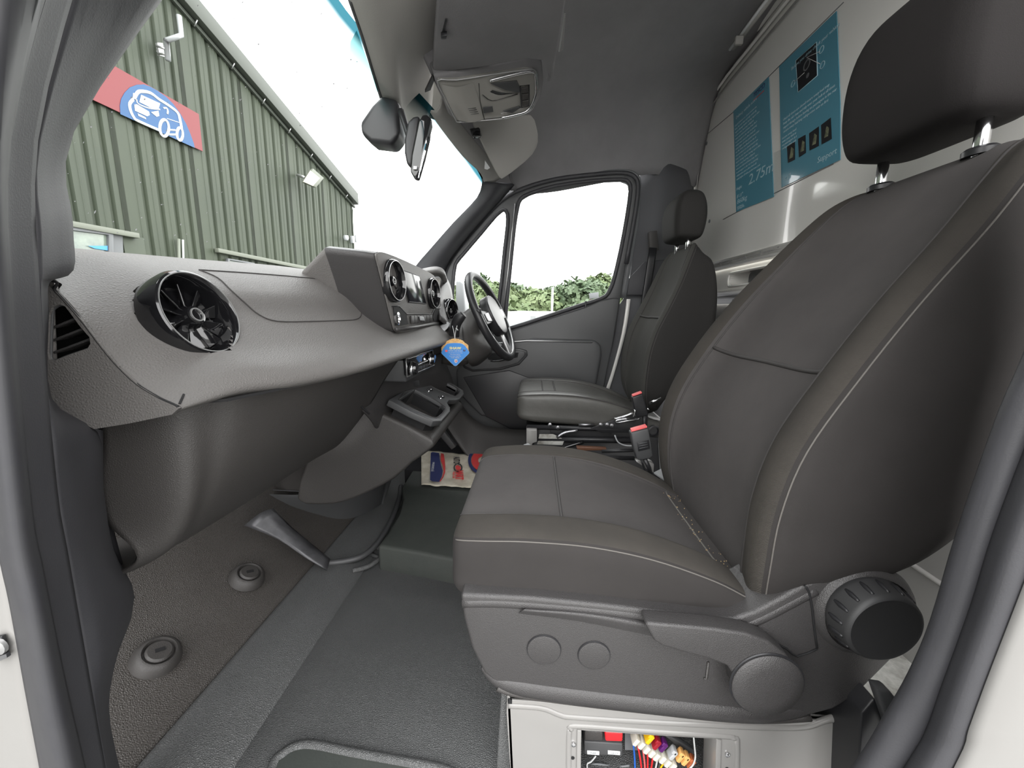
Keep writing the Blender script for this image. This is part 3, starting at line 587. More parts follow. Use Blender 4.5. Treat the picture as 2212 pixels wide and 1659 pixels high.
# lower recess panel and lower dash body
surf('storage_recess', [[P(738, 834, Y=1.02), P(800, 812, Y=1.16), P(880, 782, Y=1.4), P(960, 760, Y=1.7)], [P(762, 868, Y=1.06), P(820, 846, Y=1.2), P(900, 812, Y=1.42), P(965, 790, Y=1.7)], [P(795, 900, Y=1.12), P(850, 872, Y=1.28), P(910, 838, Y=1.48), P(975, 815, Y=1.75)], [P(812, 925, Y=1.2), P(860, 900, Y=1.35), P(920, 862, Y=1.55), P(980, 840, Y=1.8)]], M['side'], dash, thick=.006)
tube('recess_joint', [P(745, 832, Y=1.0), P(775, 872, Y=1.05), P(798, 894, Y=1.08)], .003, M['void'], dash, sm=3, n=6)
prism('small_socket', [K(899, 824), K(905, 822), K(907, 834), K(901, 836)], (-.01, 0, 0), M['void'], dash, bev=.001)
# knee bolster / glovebox below the pad
G0, G1 = P(212, 930, Y=.505), P(214, 1080, Y=.505)
gb = {.505: [(G0.x, .735), (G0.x, .68), (G1.x, .62), (G1.x+.004, .565), (-.59, .505), (-.66, .46), (-.80, .44)],
      .53: [(-.526, .738), (-.528, .70), (-.530, .63), (-.540, .565), (-.572, .500), (-.66, .455), (-.80, .435)],
      .57: [(-.490, .740), (-.500, .70), (-.514, .63), (-.537, .562), (-.578, .498), (-.66, .455), (-.80, .435)],
      .62: [(-.455, .742), (-.470, .70), (-.500, .62), (-.535, .555), (-.585, .490), (-.66, .450), (-.80, .43)],
      .80: [(-.405, .742), (-.430, .70), (-.480, .62), (-.530, .550), (-.590, .480), (-.66, .445), (-.80, .42)],
      1.00: [(-.395, .742), (-.430, .70), (-.485, .61), (-.540, .530), (-.600, .470), (-.67, .435), (-.80, .41)],
      1.14: [(-.395, .742), (-.440, .68), (-.490, .60), (-.550, .52), (-.610, .455), (-.68, .425), (-.80, .40)]}
glove = surf('glovebox', [[V((x, y, z)) for x, z in gb[y]] for y in sorted(gb)], M['dashlow'], dash, nu=5, nv=5, thick=.006)
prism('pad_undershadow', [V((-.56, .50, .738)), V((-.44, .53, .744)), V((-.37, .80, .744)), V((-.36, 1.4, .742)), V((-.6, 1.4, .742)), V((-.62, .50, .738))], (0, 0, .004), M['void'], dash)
# near side kick panel between door pillar and glovebox
kick = surf('kick_panel', [[P(96, 862, Y=.452), P(150, 898, Y=.462), P(212, 926, Y=.475), P(218, 930, Y=.50)], [P(116, 1060, Y=.45), P(170, 1060, Y=.475), P(212, 1060, Y=.495), P(225, 1060, Y=.515)], [P(140, 1200, Y=.45), P(190, 1190, Y=.50), P(235, 1180, Y=.52), P(255, 1190, Y=.54)], [P(182, 1440, Y=.45), P(225, 1380, Y=.52), P(268, 1310, Y=.58), P(290, 1290, Y=.60)]], M['pillar'], dash, nu=4, nv=4, thick=.004)

# ================================================================ centre console down to the floor
con = thing('centre_console', 'black centre console with two square cup wells on top, curving down to the floor', 'console', (-.7, 1.5, 0))
ny, fy = 1.21, 1.74
tr_ = lambda x, z, y: V((x, y, z))
# side silhouette (near face) in X,Z, from the photo at Y=1.21
sil = [P(x, y, Y=ny) for x, y in [(735, 850), (828, 896), (935, 950), (925, 975), (890, 1000), (850, 1035), (800, 1062), (745, 1085), (690, 1092), (640, 1080), (660, 1000), (700, 900)]]
body_rows = []
for Y in (ny, ny+.01, 1.45, fy-.01, fy): body_rows.append([V((p.x-(0.0 if abs(Y-ny) > .005 and abs(Y-fy) > .005 else .006), Y, p.z-(0 if abs(Y-ny) > .005 and abs(Y-fy) > .005 else .006))) for p in sil])
prism('console_body', [V((p.x, ny, p.z)) for p in sil], (0, fy-ny, 0), M['dashlow'], con, bev=.02, seg=4, round_=2)
# cup tray (tilted plate with two wells)
tA, tB = V((-.462, 0, .575)), V((-.315, 0, .50))
def T(u, v, d=0):  # u: along tray depth (0 front of van .. 1 towards seats), v: across
    p = tA.lerp(tB, u); n = V((.455, 0, .89)); return V((p.x, v, p.z))+n*d
out_t = [T(-.02, 1.195), T(.5, 1.195), T(.92, 1.21), T(1.04, 1.25), T(1.05, 1.38), T(.99, 1.42), T(.86, 1.455), T(.85, 1.50), T(.97, 1.54), T(1.03, 1.58), T(1.03, 1.68), T(.95, 1.73), T(.5, 1.75), T(-.02, 1.75)]
wells = [[T(.10, 1.235), T(.80, 1.235), T(.93, 1.27), T(.93, 1.37), T(.80, 1.405), T(.10, 1.42)], [T(.10, 1.55), T(.80, 1.57), T(.90, 1.60), T(.90, 1.67), T(.80, 1.71), T(.10, 1.71)]]
tray = prism('cup_tray', [p for p in out_t], V((.455, 0, .89))*.022, M['trim'], con, holes=wells, bev=.003)
for wl in wells:
    ins = []
    n_ = V((.455, 0, .89))
    surf('cup_well', [[p+n_*.010 for p in wl], [p-n_*.11 for p in wl]], M['void'], con, nu=1, nv=1, closed=True, smooth=False, caps=False)  # wells coloured near-black, their deep shade put into the colour
    prism('well_floor', [p-n_*.108 for p in wl], n_*.002, M['void'], con)
    tube('well_rim', [p+n_*.022 for p in wl], .002, M['side'], con, closed=True, n=6, sm=2)
for u, v in ((.35, 1.485), (.68, 1.475)):
    for s in (-1, 1): lathe('tray_clip', T(u, v+s*.016, .023), (.455, 0, .89), [(.005, 0), (.004, .004), (0, .005)], M['chrome'], con, n=10)
    tube('tray_slot', [T(u-.06, v-.012, .024), T(u+.04, v+.012, .024)], .003, M['black'], con, n=6)
# base column and foot
def ringz(z, x0, x1, y0, y1, rr=.05):
    return [V((x0, y0, z)), V((x1-rr, y0, z)), V((x1-rr*.3, y0+rr*.4, z)), V((x1, y0+rr, z)), V((x1, (y0+y1)/2, z)), V((x1, y1-rr, z)), V((x1-rr, y1, z)), V((x0, y1, z))]
surf('console_column', [ringz(.18, -1.0, -.60, 1.39, 1.72, .07), ringz(.26, -.98, -.575, 1.37, 1.73, .07), ringz(.36, -.95, -.53, 1.31, 1.74, .07), ringz(.46, -.9, -.46, 1.23, 1.74, .06)], M['dashlow'], con, nu=4, nv=4, closed=True)
surf('console_foot', [ringz(.0, -1.1, -.66, 1.40, 1.74, .16), ringz(.06, -1.08, -.645, 1.395, 1.74, .15), ringz(.16, -1.05, -.615, 1.365, 1.76, .12), ringz(.185, -1.05, -.61, 1.36, 1.765, .12)], M['trim'], con, nu=4, nv=4, closed=True)
tube('foot_joint', ringz(.187, -1.05, -.612, 1.362, 1.765, .12)[:6], .002, M['bare'], con, sm=4, n=6)
# floor mat edge moulding around the foot
moul = [P(706, 1216, Z=.045), P(745, 1212, Z=.04), P(785, 1200, Z=.04), P(818, 1170, Z=.04), P(845, 1125, Z=.04), P(862, 1080, Z=.04), P(866, 1050, Z=.04)]
mo = struct(tube('trim_15', moul, .010, M['trim'], None, sm=4))
struct(tube('trim_16', [p+V((.035, -.02, -.02)) for p in moul[1:]], .008, M['floor'], None, sm=4))
# rubbed silver tread edge beside the foot
tr1 = [P(528, 1135, Z=.21), P(600, 1165, Z=.16), P(660, 1205, Z=.10), P(706, 1232, Z=.046)]
tr2 = [P(590, 1098, Z=.24), P(630, 1140, Z=.17), P(672, 1175, Z=.11), P(712, 1208, Z=.05)]
struct(surf('trim_17', [tr1, [a.lerp(b, .5)+V((.004, 0, .012)) for a, b in zip(tr1, tr2)], tr2], M['bare'], nu=3, nv=3, thick=.004))
# raised ridge and second mat
rg = [P(812, 1180, Z=.012), P(860, 1195, Z=.012), P(910, 1210, Z=.012), P(975, 1228, Z=.012), P(1040, 1245, Z=.012)]
struct(tube('trim_18', rg, .014, M['floor'], None, sm=3)); struct(tube('trim_19', [p+V((.0, -.05, 0)) for p in rg], .007, M['floor'], None, sm=3))
m2 = [P(x, y, Z=.008) for x, y in [(872, 1048), (868, 1075), (855, 1110), (830, 1150), (820, 1172), (900, 1195), (975, 1212), (1060, 1230), (1180, 1100), (1100, 1010), (960, 1000)]]
mat2 = prism('floor_mat', m2, (0, 0, .006), M['mat2'], None, bev=.002, round_=2)
tag(mat2, 'dark green rubber floor mat in the middle of the cab, beside the console foot', 'floor mat')
# recessed step panel at the bottom edge of the picture
sp_ = [P(x, y, Z=.006) for x, y in [(585, 1665), (612, 1630), (640, 1614), (680, 1611), (760, 1627), (860, 1645), (960, 1665), (1000, 1700), (990, 1850), (560, 1850)]]
st = struct(tube('trim_20', sp_, .010, M['floor'], None, closed=True, sm=3))
struct(prism('trim_21', sp_, (0, 0, .003), M['mat2'], None, round_=2))
# toe board fasteners
for px, py, lb in ((342, 1412, 'round black floor fastener nearest the door pillar'), (537, 1241, 'round black floor fastener nearest the centre console')):
    z = .10; c = P(px, py, Z=z); c2 = V((-.857, 0, 0)); ax = V((.48, 0, .88))
    t = thing('floor_fastener', lb+', set in the toe board', 'fastener', c, 'fasteners in the toe board')
    lathe('collar', c, ax, [(.048, -.014), (.043, .002), (.036, .009), (.032, .010), (.028, .002), (.001, .001)], M['dashlow'], t, n=36)
    lathe('knob', c, ax, [(.026, 0), (.026, .008), (.022, .012), (0, .012)], M['dashlow'], t, n=28)
    s_, t_ = V((.3, .95, -.15)).normalized(), V((.8, -.2, -.5))
    d = V((0, 1, 0)).cross(ax)
    box('slot', c+ax*.0125, (.018, .008, .003), M['void'], t, ax=((V((0, 1, 0))*.8+d*.6).normalized(), (V((0, 1, 0))*-.6+d*.8).normalized(), ax), bev=0)
# ================================================================ seats
def ring_back(yc, X, z, t, hw, th, bol):
    """section of a backrest: X,z front reference, t = spine direction in the X-Z plane"""
    n = V((-t.z, 0, t.x))  # forward normal
    q = [(-1, -.045), (-.97, -.015), (-.88, 0), (-.76, -.006), (-.62, -bol*.75), (-.40, -bol), (0, -bol*.93), (.40, -bol), (.62, -bol*.75), (.76, -.006), (.88, 0), (.97, -.015), (1, -.045), (1.0, -th*.65), (.90, -th*.97), (0, -th*1.04), (-.90, -th*.97), (-1.0, -th*.65)]
    return [V((X, yc, z))+V((0, 1, 0))*s*hw+n*d for s, d in q]
def backrest(st, yc, parent, mats, name='backrest'):
    rows = []
    for i, (X, z, hw, th, bol) in enumerate(st):
        a = st[max(i-1, 0)]; b = st[min(i+1, len(st)-1)]; t = V((b[0]-a[0], 0, b[1]-a[1])).normalized()
        rows.append(ring_back(yc, X, z, t, hw, th, bol))
    def mf(u, v):
        k = v*18
        if 3.4 <= k < 8.6 and u < .93: return 0
        if 1.1 <= k < 10.9: return 1
        return 2
    return surf(name, rows, mats, parent, nu=5, nv=4, closed=True, caps=True, matfn=mf)
def seam_of(o, j, i0, i1, r, m, parent, name='seam', n=5, step=1):
    g = o_grid[o.name]; L = len(g); a, b = int(i0*(L-1)), int(i1*(L-1)); mm = len(g[0])
    return tube(name, [g[i][int(j) % mm] for i in range(a, b+1, step)], r, m, parent, n=n)
def ring_cush(yc, X, zt, zb, hw, dip):
    q = [(-1.0, .80), (-.975, .93), (-.91, .99), (-.78, 1.0), (-.66, .985), (-.60, None), (-.3, None), (0, None), (.3, None), (.60, None), (.66, .985), (.78, 1.0), (.91, .99), (.975, .93), (1.0, .80), (1.0, .4), (.97, .05), (.5, 0), (-.5, 0), (-.97, .05), (-1.0, .4)]
    h = zt-zb
    return [V((X, yc+s*hw, (zb+t*h) if t is not None else zt-dip*(1 if abs(s) < .5 else .85))) for s, t in q]
def cushion(st, yc, parent, mats):
    rows = [ring_cush(yc, *q) for q in st]
    def mf(u, v):
        k = v*21
        if 4.5 <= k < 9.6: return 0
        if 1.3 <= k < 12.8: return 1
        return 2
    return surf('seat_cushion', rows, mats, parent, nu=5, nv=3, closed=True, caps=True, matfn=mf)
def headrest(st, yc, parent, m, name='headrest'):
    rows = []
    for z, x0, x1, hy in st:
        cx_, hx = (x0+x1)/2, (x1-x0)/2; r = []
        for k in range(20):
            a = 2*math.pi*k/20; c, s = math.cos(a), math.sin(a)
            e = .42; r.append(V((cx_+hx*math.copysign(abs(c)**e, c), yc+hy*math.copysign(abs(s)**e, s), z)))
        rows.append(r)
    return surf(name, rows, m, parent, nu=4, nv=3, closed=True, caps=True)

seat = thing('passenger_seat', 'large dark grey cloth passenger seat nearest the open door, with a round backrest knob', 'seat', (.2, .81, .0))
YC = .805
cs = [(-.130, .485, .440, .17, .0), (-.128, .503, .420, .205, .002), (-.112, .515, .405, .226, .004), (-.07, .521, .395, .233, .006), (0, .525, .39, .235, .008), (.10, .521, .385, .235, .012), (.20, .503, .375, .235, .016), (.30, .468, .36, .233, .016), (.37, .432, .345, .23, .010), (.43, .415, .34, .22, .0)]
cu = cushion(cs, YC, seat, [M['fab'], M['bol'], M['fside']])
g = o_grid[cu.name]; L = len(g)
seam_of(cu, 3.9, .18, .98, .0013, M['seaml'], cu)       # near outer stitching
seam_of(cu, 13*3+1, .18, .9, .0022, M['seaml'], cu)
seam_of(cu, 4.7*3, .12, .93, .0022, M['seam'], cu); seam_of(cu, 9.4*3, .12, .93, .0022, M['seam'], cu)
i = int(.52*(L-1)); tube('cross_seam', g[i][14:29], .003, M['seam'], cu, n=6)
i = int(.86*(L-1)); tube('cross_seam', g[i][14:29], .0022, M['seaml'], cu, n=6)
random.seed(11)
crv, crf = [], []
for k in range(150):      # dry crumbs along the crease
    t = random.random()**.8; p = g[int((.86+random.gauss(0, .012))*(L-1)) if random.random() < .4 else min(L-1, int((.93+random.gauss(0, .015))*(L-1)))][random.randint(14, 28)]+V((random.gauss(0, .003), random.gauss(0, .006), .002))
    s_ = random.uniform(.0006, .0016); b = len(crv)
    crv += [p+V((s_, 0, 0)), p+V((-s_*.6, s_, 0)), p+V((-s_*.6, -s_, 0)), p+V((0, 0, s_*1.4))]; crf += [(b, b+1, b+2), (b, b+1, b+3), (b+1, b+2, b+3), (b, b+2, b+3)]
cr_o = obj('crumbs', crv, crf, M['rust'], seat, False); cr_o['kind'] = 'stuff'
bs = [(.385, .395, .20, .13, .0), (.365, .425, .235, .18, .012), (.348, .50, .262, .23, .030), (.345, .60, .272, .275, .038), (.368, .70, .272, .285, .042), (.425, .81, .270, .27, .042), (.490, .91, .262, .245, .038), (.560, 1.00, .250, .20, .030), (.620, 1.075, .230, .16, .018), (.662, 1.12, .212, .12, .008), (.70, 1.143, .19, .08, .002), (.725, 1.147, .15, .04, 0)]
bk = backrest(bs, YC, seat, [M['fab'], M['bol'], M['fside']])
seam_of(bk, 1.05*4, .06, .90, .0013, M['seaml'], bk); seam_of(bk, 11*4, .06, .90, .0018, M['seam'], bk)
seam_of(bk, 3.4*4, .08, .93, .0024, M['seam'], bk); seam_of(bk, 8.6*4, .08, .93, .0024, M['seam'], bk)
g = o_grid[bk.name]; L = len(g); i = int(.455*(L-1)); tube('cross_seam', g[i][14:35], .0045, M['seam'], bk, n=6)
headrest([(1.187, .66, .74, .09), (1.195, .635, .76, .118), (1.22, .622, .77, .132), (1.27, .612, .78, .137), (1.34, .612, .785, .139), (1.40, .625, .79, .133), (1.435, .65, .78, .115), (1.45, .69, .765, .08)], YC+.010, seat, M['hrest'])
for yy in (.722, .905):
    tube('headrest_post', [V((.70, yy, 1.09)), V((.695, yy, 1.22))], .0095, M['chrome'], seat, n=16)
    lathe('post_collar', (.70, yy, 1.136), (-.1, 0, 1), [(.022, 0), (.022, .008), (.017, .012), (.010, .012)], M['black'], seat, n=20)
# side trim shell
SY = .548
def Q(x, y, d=0): return P(x, y, Y=SY+d)
shell = [(994, 1284), (1050, 1286), (1150, 1291), (1300, 1306), (1450, 1325), (1540, 1336), (1585, 1337), (1630, 1322), (1680, 1296), (1740, 1262), (1800, 1241), (1860, 1233), (1905, 1239), (1938, 1262), (1958, 1300), (1966, 1350), (1955, 1392), (1925, 1430), (1890, 1465), (1850, 1505), (1800, 1535), (1740, 1550), (1650, 1557), (1550, 1552), (1400, 1538), (1250, 1521), (1130, 1505), (1085, 1490), (1045, 1455), (1018, 1400), (1002, 1340)]
sh = prism('side_trim', [Q(*q) for q in shell], (0, .10, 0), M['side'], seat, bev=.010, seg=4)
# raised edges and recess of the shell
tube('trim_top_rib', [Q(x, y, .006) for x, y in [(1000, 1300), (1100, 1301), (1300, 1318), (1450, 1337), (1560, 1351), (1600, 1350), (1650, 1330), (1700, 1304), (1760, 1272)]], .010, M['side'], sh, sm=4, flat=((0, 1, 0), .8))
tube('trim_bottom_rib', [Q(x, y, .008) for x, y in [(1042, 1440), (1075, 1466), (1130, 1480), (1250, 1497), (1400, 1514), (1550, 1530), (1650, 1536), (1720, 1532), (1770, 1520)]], [.004, .013, .018, .019, .019, .019, .018, .014, .006], M['side'], sh, sm=4, flat=((0, 1, 0), .75))
tube('trim_bottom_edge', [Q(x, y, .004) for x, y in [(1075, 1484), (1095, 1492), (1130, 1500), (1250, 1516), (1400, 1533), (1550, 1549), (1650, 1554), (1750, 1549)]], .006, M['dashlow'], sh, sm=4)
surf('swage', [[Q(x, y, -.001) for x, y in [(1120, 1325), (1250, 1342), (1400, 1372), (1440, 1380)]], [Q(x, y, -.007) for x, y in [(1130, 1318), (1260, 1328), (1400, 1352), (1450, 1362)]], [Q(x, y, .002) for x, y in [(1140, 1312), (1270, 1320), (1400, 1340), (1460, 1352)]]], M['side'], sh, nu=3, nv=3)
for (x, y), r in (((1175, 1403), .0262), ((1283, 1415), .0245)):
    lathe('blanking_cap', Q(x, y, -.0005), (0, -1, 0), [(r, 0), (r, .002), (r-.002, .0026), (0, .0028)], M['side'], sh, n=36)
    lathe('cap_groove', Q(x, y, -.0008), (0, -1, 0), [(r+.0015, 0), (r+.001, .0012), (r, .0012)], M['black'], sh, n=36, cap=False)
tube('moulded_mark', [Q(1520, 1465, -.001), Q(1526, 1466, -.001), Q(1530, 1430, -.001)], .002, M['dashlow'], sh, n=6)
# joints between the shell pieces
for pl_ in ([(1582, 1338), (1600, 1349), (1650, 1375), (1700, 1402), (1722, 1418), (1765, 1402)], [(1738, 1265), (1748, 1280), (1755, 1320), (1758, 1350), (1765, 1400)]):
    tube('shell_joint', [Q(x, y, -.0015) for x, y in pl_], .0015, M['void'], sh, sm=2, n=6)
# lever with round boss
lv = [(1393, 1349), (1400, 1346), (1450, 1350), (1540, 1358), (1610, 1368), (1660, 1385), (1700, 1415), (1726, 1455), (1728, 1490), (1712, 1522), (1680, 1537), (1640, 1537), (1606, 1520), (1588, 1490), (1582, 1455), (1572, 1440), (1530, 1424), (1470, 1408), (1430, 1396), (1413, 1385)]
lev = prism('height_lever', [Q(x, y, -.032) for x, y in lv], (0, .030, 0), M['side'], seat, bev=.009, seg=4)
lathe('lever_boss', Q(1656, 1478, -.032), (0, -1, 0), [(.0515, 0), (.0515, .003), (.049, .0055), (.03, .0075), (0, .008)], M['side'], lev, n=48)
lathe('boss_groove', Q(1656, 1478, -.033), (0, -1, 0), [(.054, 0), (.053, .0015), (.0515, .0015)], M['black'], lev, n=48, cap=False)
# big backrest knob on a conical seat
kc = P(1874, 1325, Y=.50)
lathe('knob_skirt', P(1866, 1320, Y=.548), (0, -1, .0), [(.074, -.004), (.069, .006), (.062, .010), (.060, .004)], M['side'], seat, n=48)
kx = V((0.03, -1, -.02)).normalized()
kb = lathe('backrest_knob', P(1863, 1315, Y=.542), kx, [(.054, 0), (.057, .005), (.0565, .010), (.053, .033), (.051, .038), (.048, .040), (.046, .0385), (0, .0395)], M['knob'], seat, n=64)
s_, t_ = frame_of(kx); c_ = P(1863, 1315, Y=.542)
for k in range(16):
    a = 2*math.pi*k/16; d = s_*math.cos(a)+t_*math.sin(a)
    tube('knob_groove', [c_+kx*.010+d*.0562, c_+kx*.019+d*.0553, c_+kx*.031+d*.0530], [.0016, .0034, .002], M['black'], kb, sm=3, n=8)

# driver's seat
ds = thing('driver_seat', 'narrower-looking driver seat at the far door with worn black leatherette cushion and leaning headrest', 'seat', (.25, 1.83, 0))
DYC, DX = 1.825, .08
c2 = [(x*1.12+DX, a+.018, b+.02, hw*.93, dp) for x, a, b, hw, dp in cs]
dcu = cushion(c2, DYC, ds, [M['worn'], M['worn'], M['worn']])
seam_of(dcu, 1.4*3, .15, .95, .003, M['seam'], dcu); seam_of(dcu, 4.5*3, .12, .9, .0025, M['seam'], dcu); seam_of(dcu, 9.5*3, .12, .9, .0025, M['seam'], dcu)
g = o_grid[dcu.name]; L = len(g); i = int(.48*(L-1)); tube('cross_seam', g[i][13:29], .004, M['seam'], dcu, n=6)
i = int(.42*(L-1)); tube('cross_seam', g[i][13:29], .003, M['seam'], dcu, n=6)
bs2 = [(.49, .45, .17, .06, .0), (.47, .49, .205, .09, .010), (.455, .55, .225, .13, .022), (.452, .63, .234, .19, .030), (.460, .73, .236, .23, .034), (.484, .82, .234, .24, .034), (.524, .91, .228, .22, .030), (.562, 1.00, .217, .18, .024), (.590, 1.075, .20, .14, .014), (.612, 1.13, .182, .10, .006), (.63, 1.158, .155, .07, .0), (.65, 1.168, .12, .03, 0)]
dbk = backrest(bs2, DYC+.015, ds, [M['dfab'], M['dfab'], M['dside']])
for j in (1.1*4, 11*4, 3.4*4, 8.6*4): seam_of(dbk, j, .06, .9, .0025, M['seam'], dbk)
g = o_grid[dbk.name]; L = len(g); i = int(.52*(L-1)); tube('cross_seam', g[i][14:35], .006, M['seam'], dbk, n=6)
headrest([(1.185, .60, .66, .07), (1.195, .575, .68, .098), (1.22, .565, .69, .108), (1.27, .56, .695, .114), (1.32, .563, .69, .112), (1.36, .58, .675, .10), (1.378, .605, .655, .075)], DYC+.005, ds, M['dside'])
for yy in (1.76, 1.89): tube('headrest_post', [V((.63, yy, 1.13)), V((.63, yy, 1.21))], .009, M['chrome'], ds, n=12)
# metal base frame of the driver's seat
RY = 1.60
def R(x, y, d=0): return P(x, y, Y=RY+d)
tube('slide_rail', [R(1138, 922), R(1300, 926), R(1385, 930)], .011, M['black'], ds, n=6)
tube('slide_rail', [R(1150, 948), R(1300, 950), R(1400, 952)], .013, M['black'], ds, n=6)
prism('rail_plate', [R(1188, 925, .01), R(1385, 915, .01), R(1395, 950, .01), R(1190, 950, .01)], (0, .006, 0), M['black'], ds, bev=.002)
prism('side_bracket', [R(1330, 905, -.01), R(1365, 893, -.01), R(1400, 895, -.01), R(1398, 935, -.01), R(1300, 935, -.01), R(1275, 925, -.01)], (0, .006, 0), M['black'], ds, bev=.002)
tube('linkage', [R(1203, 945, -.02), R(1222, 934, -.02), R(1248, 930, -.02)], .007, M['steel'], ds, sm=3)
tube('linkage', [R(1250, 918, -.015), R(1284, 917, -.015)], .006, M['steel'], ds)
tube('bent_wire', [R(1325, 905, -.02), R(1350, 899, -.02), R(1368, 892, -.02)], .004, M['chrome'], ds, sm=3)
tube('bent_wire', [R(1383, 904, -.02), R(1360, 908, -.02), R(1333, 913, -.02), R(1332, 908, -.02), R(1360, 903, -.02)], .004, M['chrome'], ds, sm=3)
tube('release_cable', [R(1328, 940, -.03), R(1335, 955, -.03), R(1350, 962, -.03), R(1368, 963, -.03)], .003, M['grey'], ds, sm=4)
for x, y in ((1188, 917), (1205, 923), (1297, 917), (1311, 917), (1321, 919)):
    lathe('frame_bolt', R(x, y, -.012), (0, -1, 0), [(.008, 0), (.008, .004), (0, .006)], M['steel'], ds, n=10)
tube('black_cable', [R(1260, 955, -.02), R(1225, 965, -.03), R(1200, 975, -.03)], .008, M['gloss'], ds, sm=3)
dbx = thing('seat_box', 'mostly hidden white steel box with dark brackets under the driver seat at the far door', 'seat base', (.2, 1.85, 0))
prism('box_panel', [R(1136, 925, .02), R(1420, 925, .02), R(1440, 1250, .02), R(1140, 1250, .02)], (0, .40, 0), M['black'], dbx, bev=.004)  # white box coloured black, the shade under the seat put into its colour
prism('front_bracket', [R(1137, 927, -.03), R(1160, 928, -.03), R(1160, 955, -.03), R(1150, 958, -.03), R(1148, 972, -.03), R(1137, 972, -.03)], (0, .05, 0), M['white'], dbx, bev=.003)
prism('grey_bracket', [R(1165, 938, -.01), R(1195, 938, -.01), R(1220, 950, -.01), R(1215, 962, -.01), R(1160, 960, -.01)], (0, .004, 0), M['wdirty'], dbx, bev=.002)
prism('dusty_strut', [R(1245, 965, -.1), R(1310, 968, -.1), R(1312, 973, -.1), R(1248, 974, -.1)], (0, .02, 0), M['brown'], dbx, bev=.002)
tube('lower_strut', [R(1240, 985, -.2), R(1370, 990, -.2)], .008, M['black'], dbx)
tube('lower_strut', [R(1300, 975, -.15), R(1380, 972, -.15)], .007, M['black'], dbx)
tube('cable_end', [R(1128, 965, -.05), R(1140, 962, -.05), R(1150, 968, -.05)], [.004, .010, .004], M['grey'], dbx, sm=2)
lathe('round_cap', R(1411, 930, -.15), (0, -1, 0), [(.022, 0), (.022, .01), (.017, .012), (.016, .002), (0, .002)], M['black'], dbx, n=24)

# belt buckles between the seats
def buckle(label, px, Y, mt, slug, top):
    t = thing('seat_belt_buckle', label, 'seat belt buckle', P(px[0][0], px[0][1], Y=Y))
    prism('buckle_body', [P(x, y, Y=Y) for x, y in px], (0, .030, 0), mt, t, bev=.005, seg=3)
    a, b = P(*px[0], Y=Y), P(*px[1], Y=Y)
    prism('red_button', [a+V((.003, .004, .001)), b+V((-.003, .004, .001)), b+V((-.004, .024, .003)), a+V((.004, .024, .003))], (0, 0, .005), M['pink'], t, bev=.001)
    return t
b1 = buckle('black belt buckle with faded red button, upright just behind the passenger cushion', [(1362, 935), (1401, 926), (1406, 950), (1411, 985), (1405, 991), (1382, 995), (1376, 992), (1368, 965)], 1.12, M['trim'], None, None)
prism('moulded_plate', [P(x, y, Y=1.119) for x, y in [(1376, 955), (1401, 950), (1404, 969), (1379, 975)]], (0, -.0015, 0), M['black'], b1, bev=.0006)
for k in range(3): tube('moulded_line', [P(1379+k, 959+k*5, Y=1.1165), P(1398+k, 955+k*5, Y=1.1165)], .0008, M['frameg'], b1, n=4)
tube('buckle_strap', [P(1392, 990, Y=1.13), P(1402, 1010, Y=1.13), P(1406, 1030, Y=1.13)], .006, M['black'], b1, flat=((0, 1, 0), .4))
tube('strap_cable', [P(1385, 992, Y=1.13), P(1392, 1012, Y=1.13), P(1396, 1030, Y=1.13)], .003, M['black'], b1, sm=2)
b2 = buckle('scuffed black belt buckle at the rear corner of the driver cushion', [(1365, 858), (1389, 851), (1396, 875), (1402, 895), (1396, 900), (1374, 902), (1370, 880)], 1.50, M['black'], None, None)
tube('buckle_stalk', [P(1392, 898, Y=1.51), P(1392, 930, Y=1.51)], .009, M['black'], b2)
tube('wrinkled_foil', [P(1372, 885, Y=1.49), P(1370, 893, Y=1.49), P(1367, 902, Y=1.49)], .004, M['chrome'], b2, sm=2)
tube('wrinkled_foil', [P(1398, 882, Y=1.49), P(1403, 886, Y=1.49)], .003, M['chrome'], b2)
tube('seat_rod', [P(1402, 872, Y=1.56), P(1428, 859, Y=1.56)], .005, M['chrome'], ds)
# white seat bracket seen between the seats
br = thing('seat_anchor', 'small white painted bracket and plate on the floor between the two seats', 'bracket', P(1400, 1010, Y=1.15))
prism('bracket_block', [P(x, y, Y=1.14) for x, y in [(1375, 998), (1405, 998), (1413, 1002), (1412, 1022), (1404, 1018), (1385, 1005)]], (0, .03, 0), M['white'], br, bev=.002)
prism('sloping_plate', [P(1412, 1020, Y=1.12), P(1436, 1008, Y=1.15), P(1455, 1036, Y=1.10), P(1442, 1040, Y=1.08)], (0, .0, -.005), M['grey'], br, bev=.001)
lathe('bolt_head', P(1455, 1042, Y=1.05), (0, -1, .3), [(.009, -.006), (.009, 0), (.005, .004), (0, .004)], M['chrome'], br, n=12)

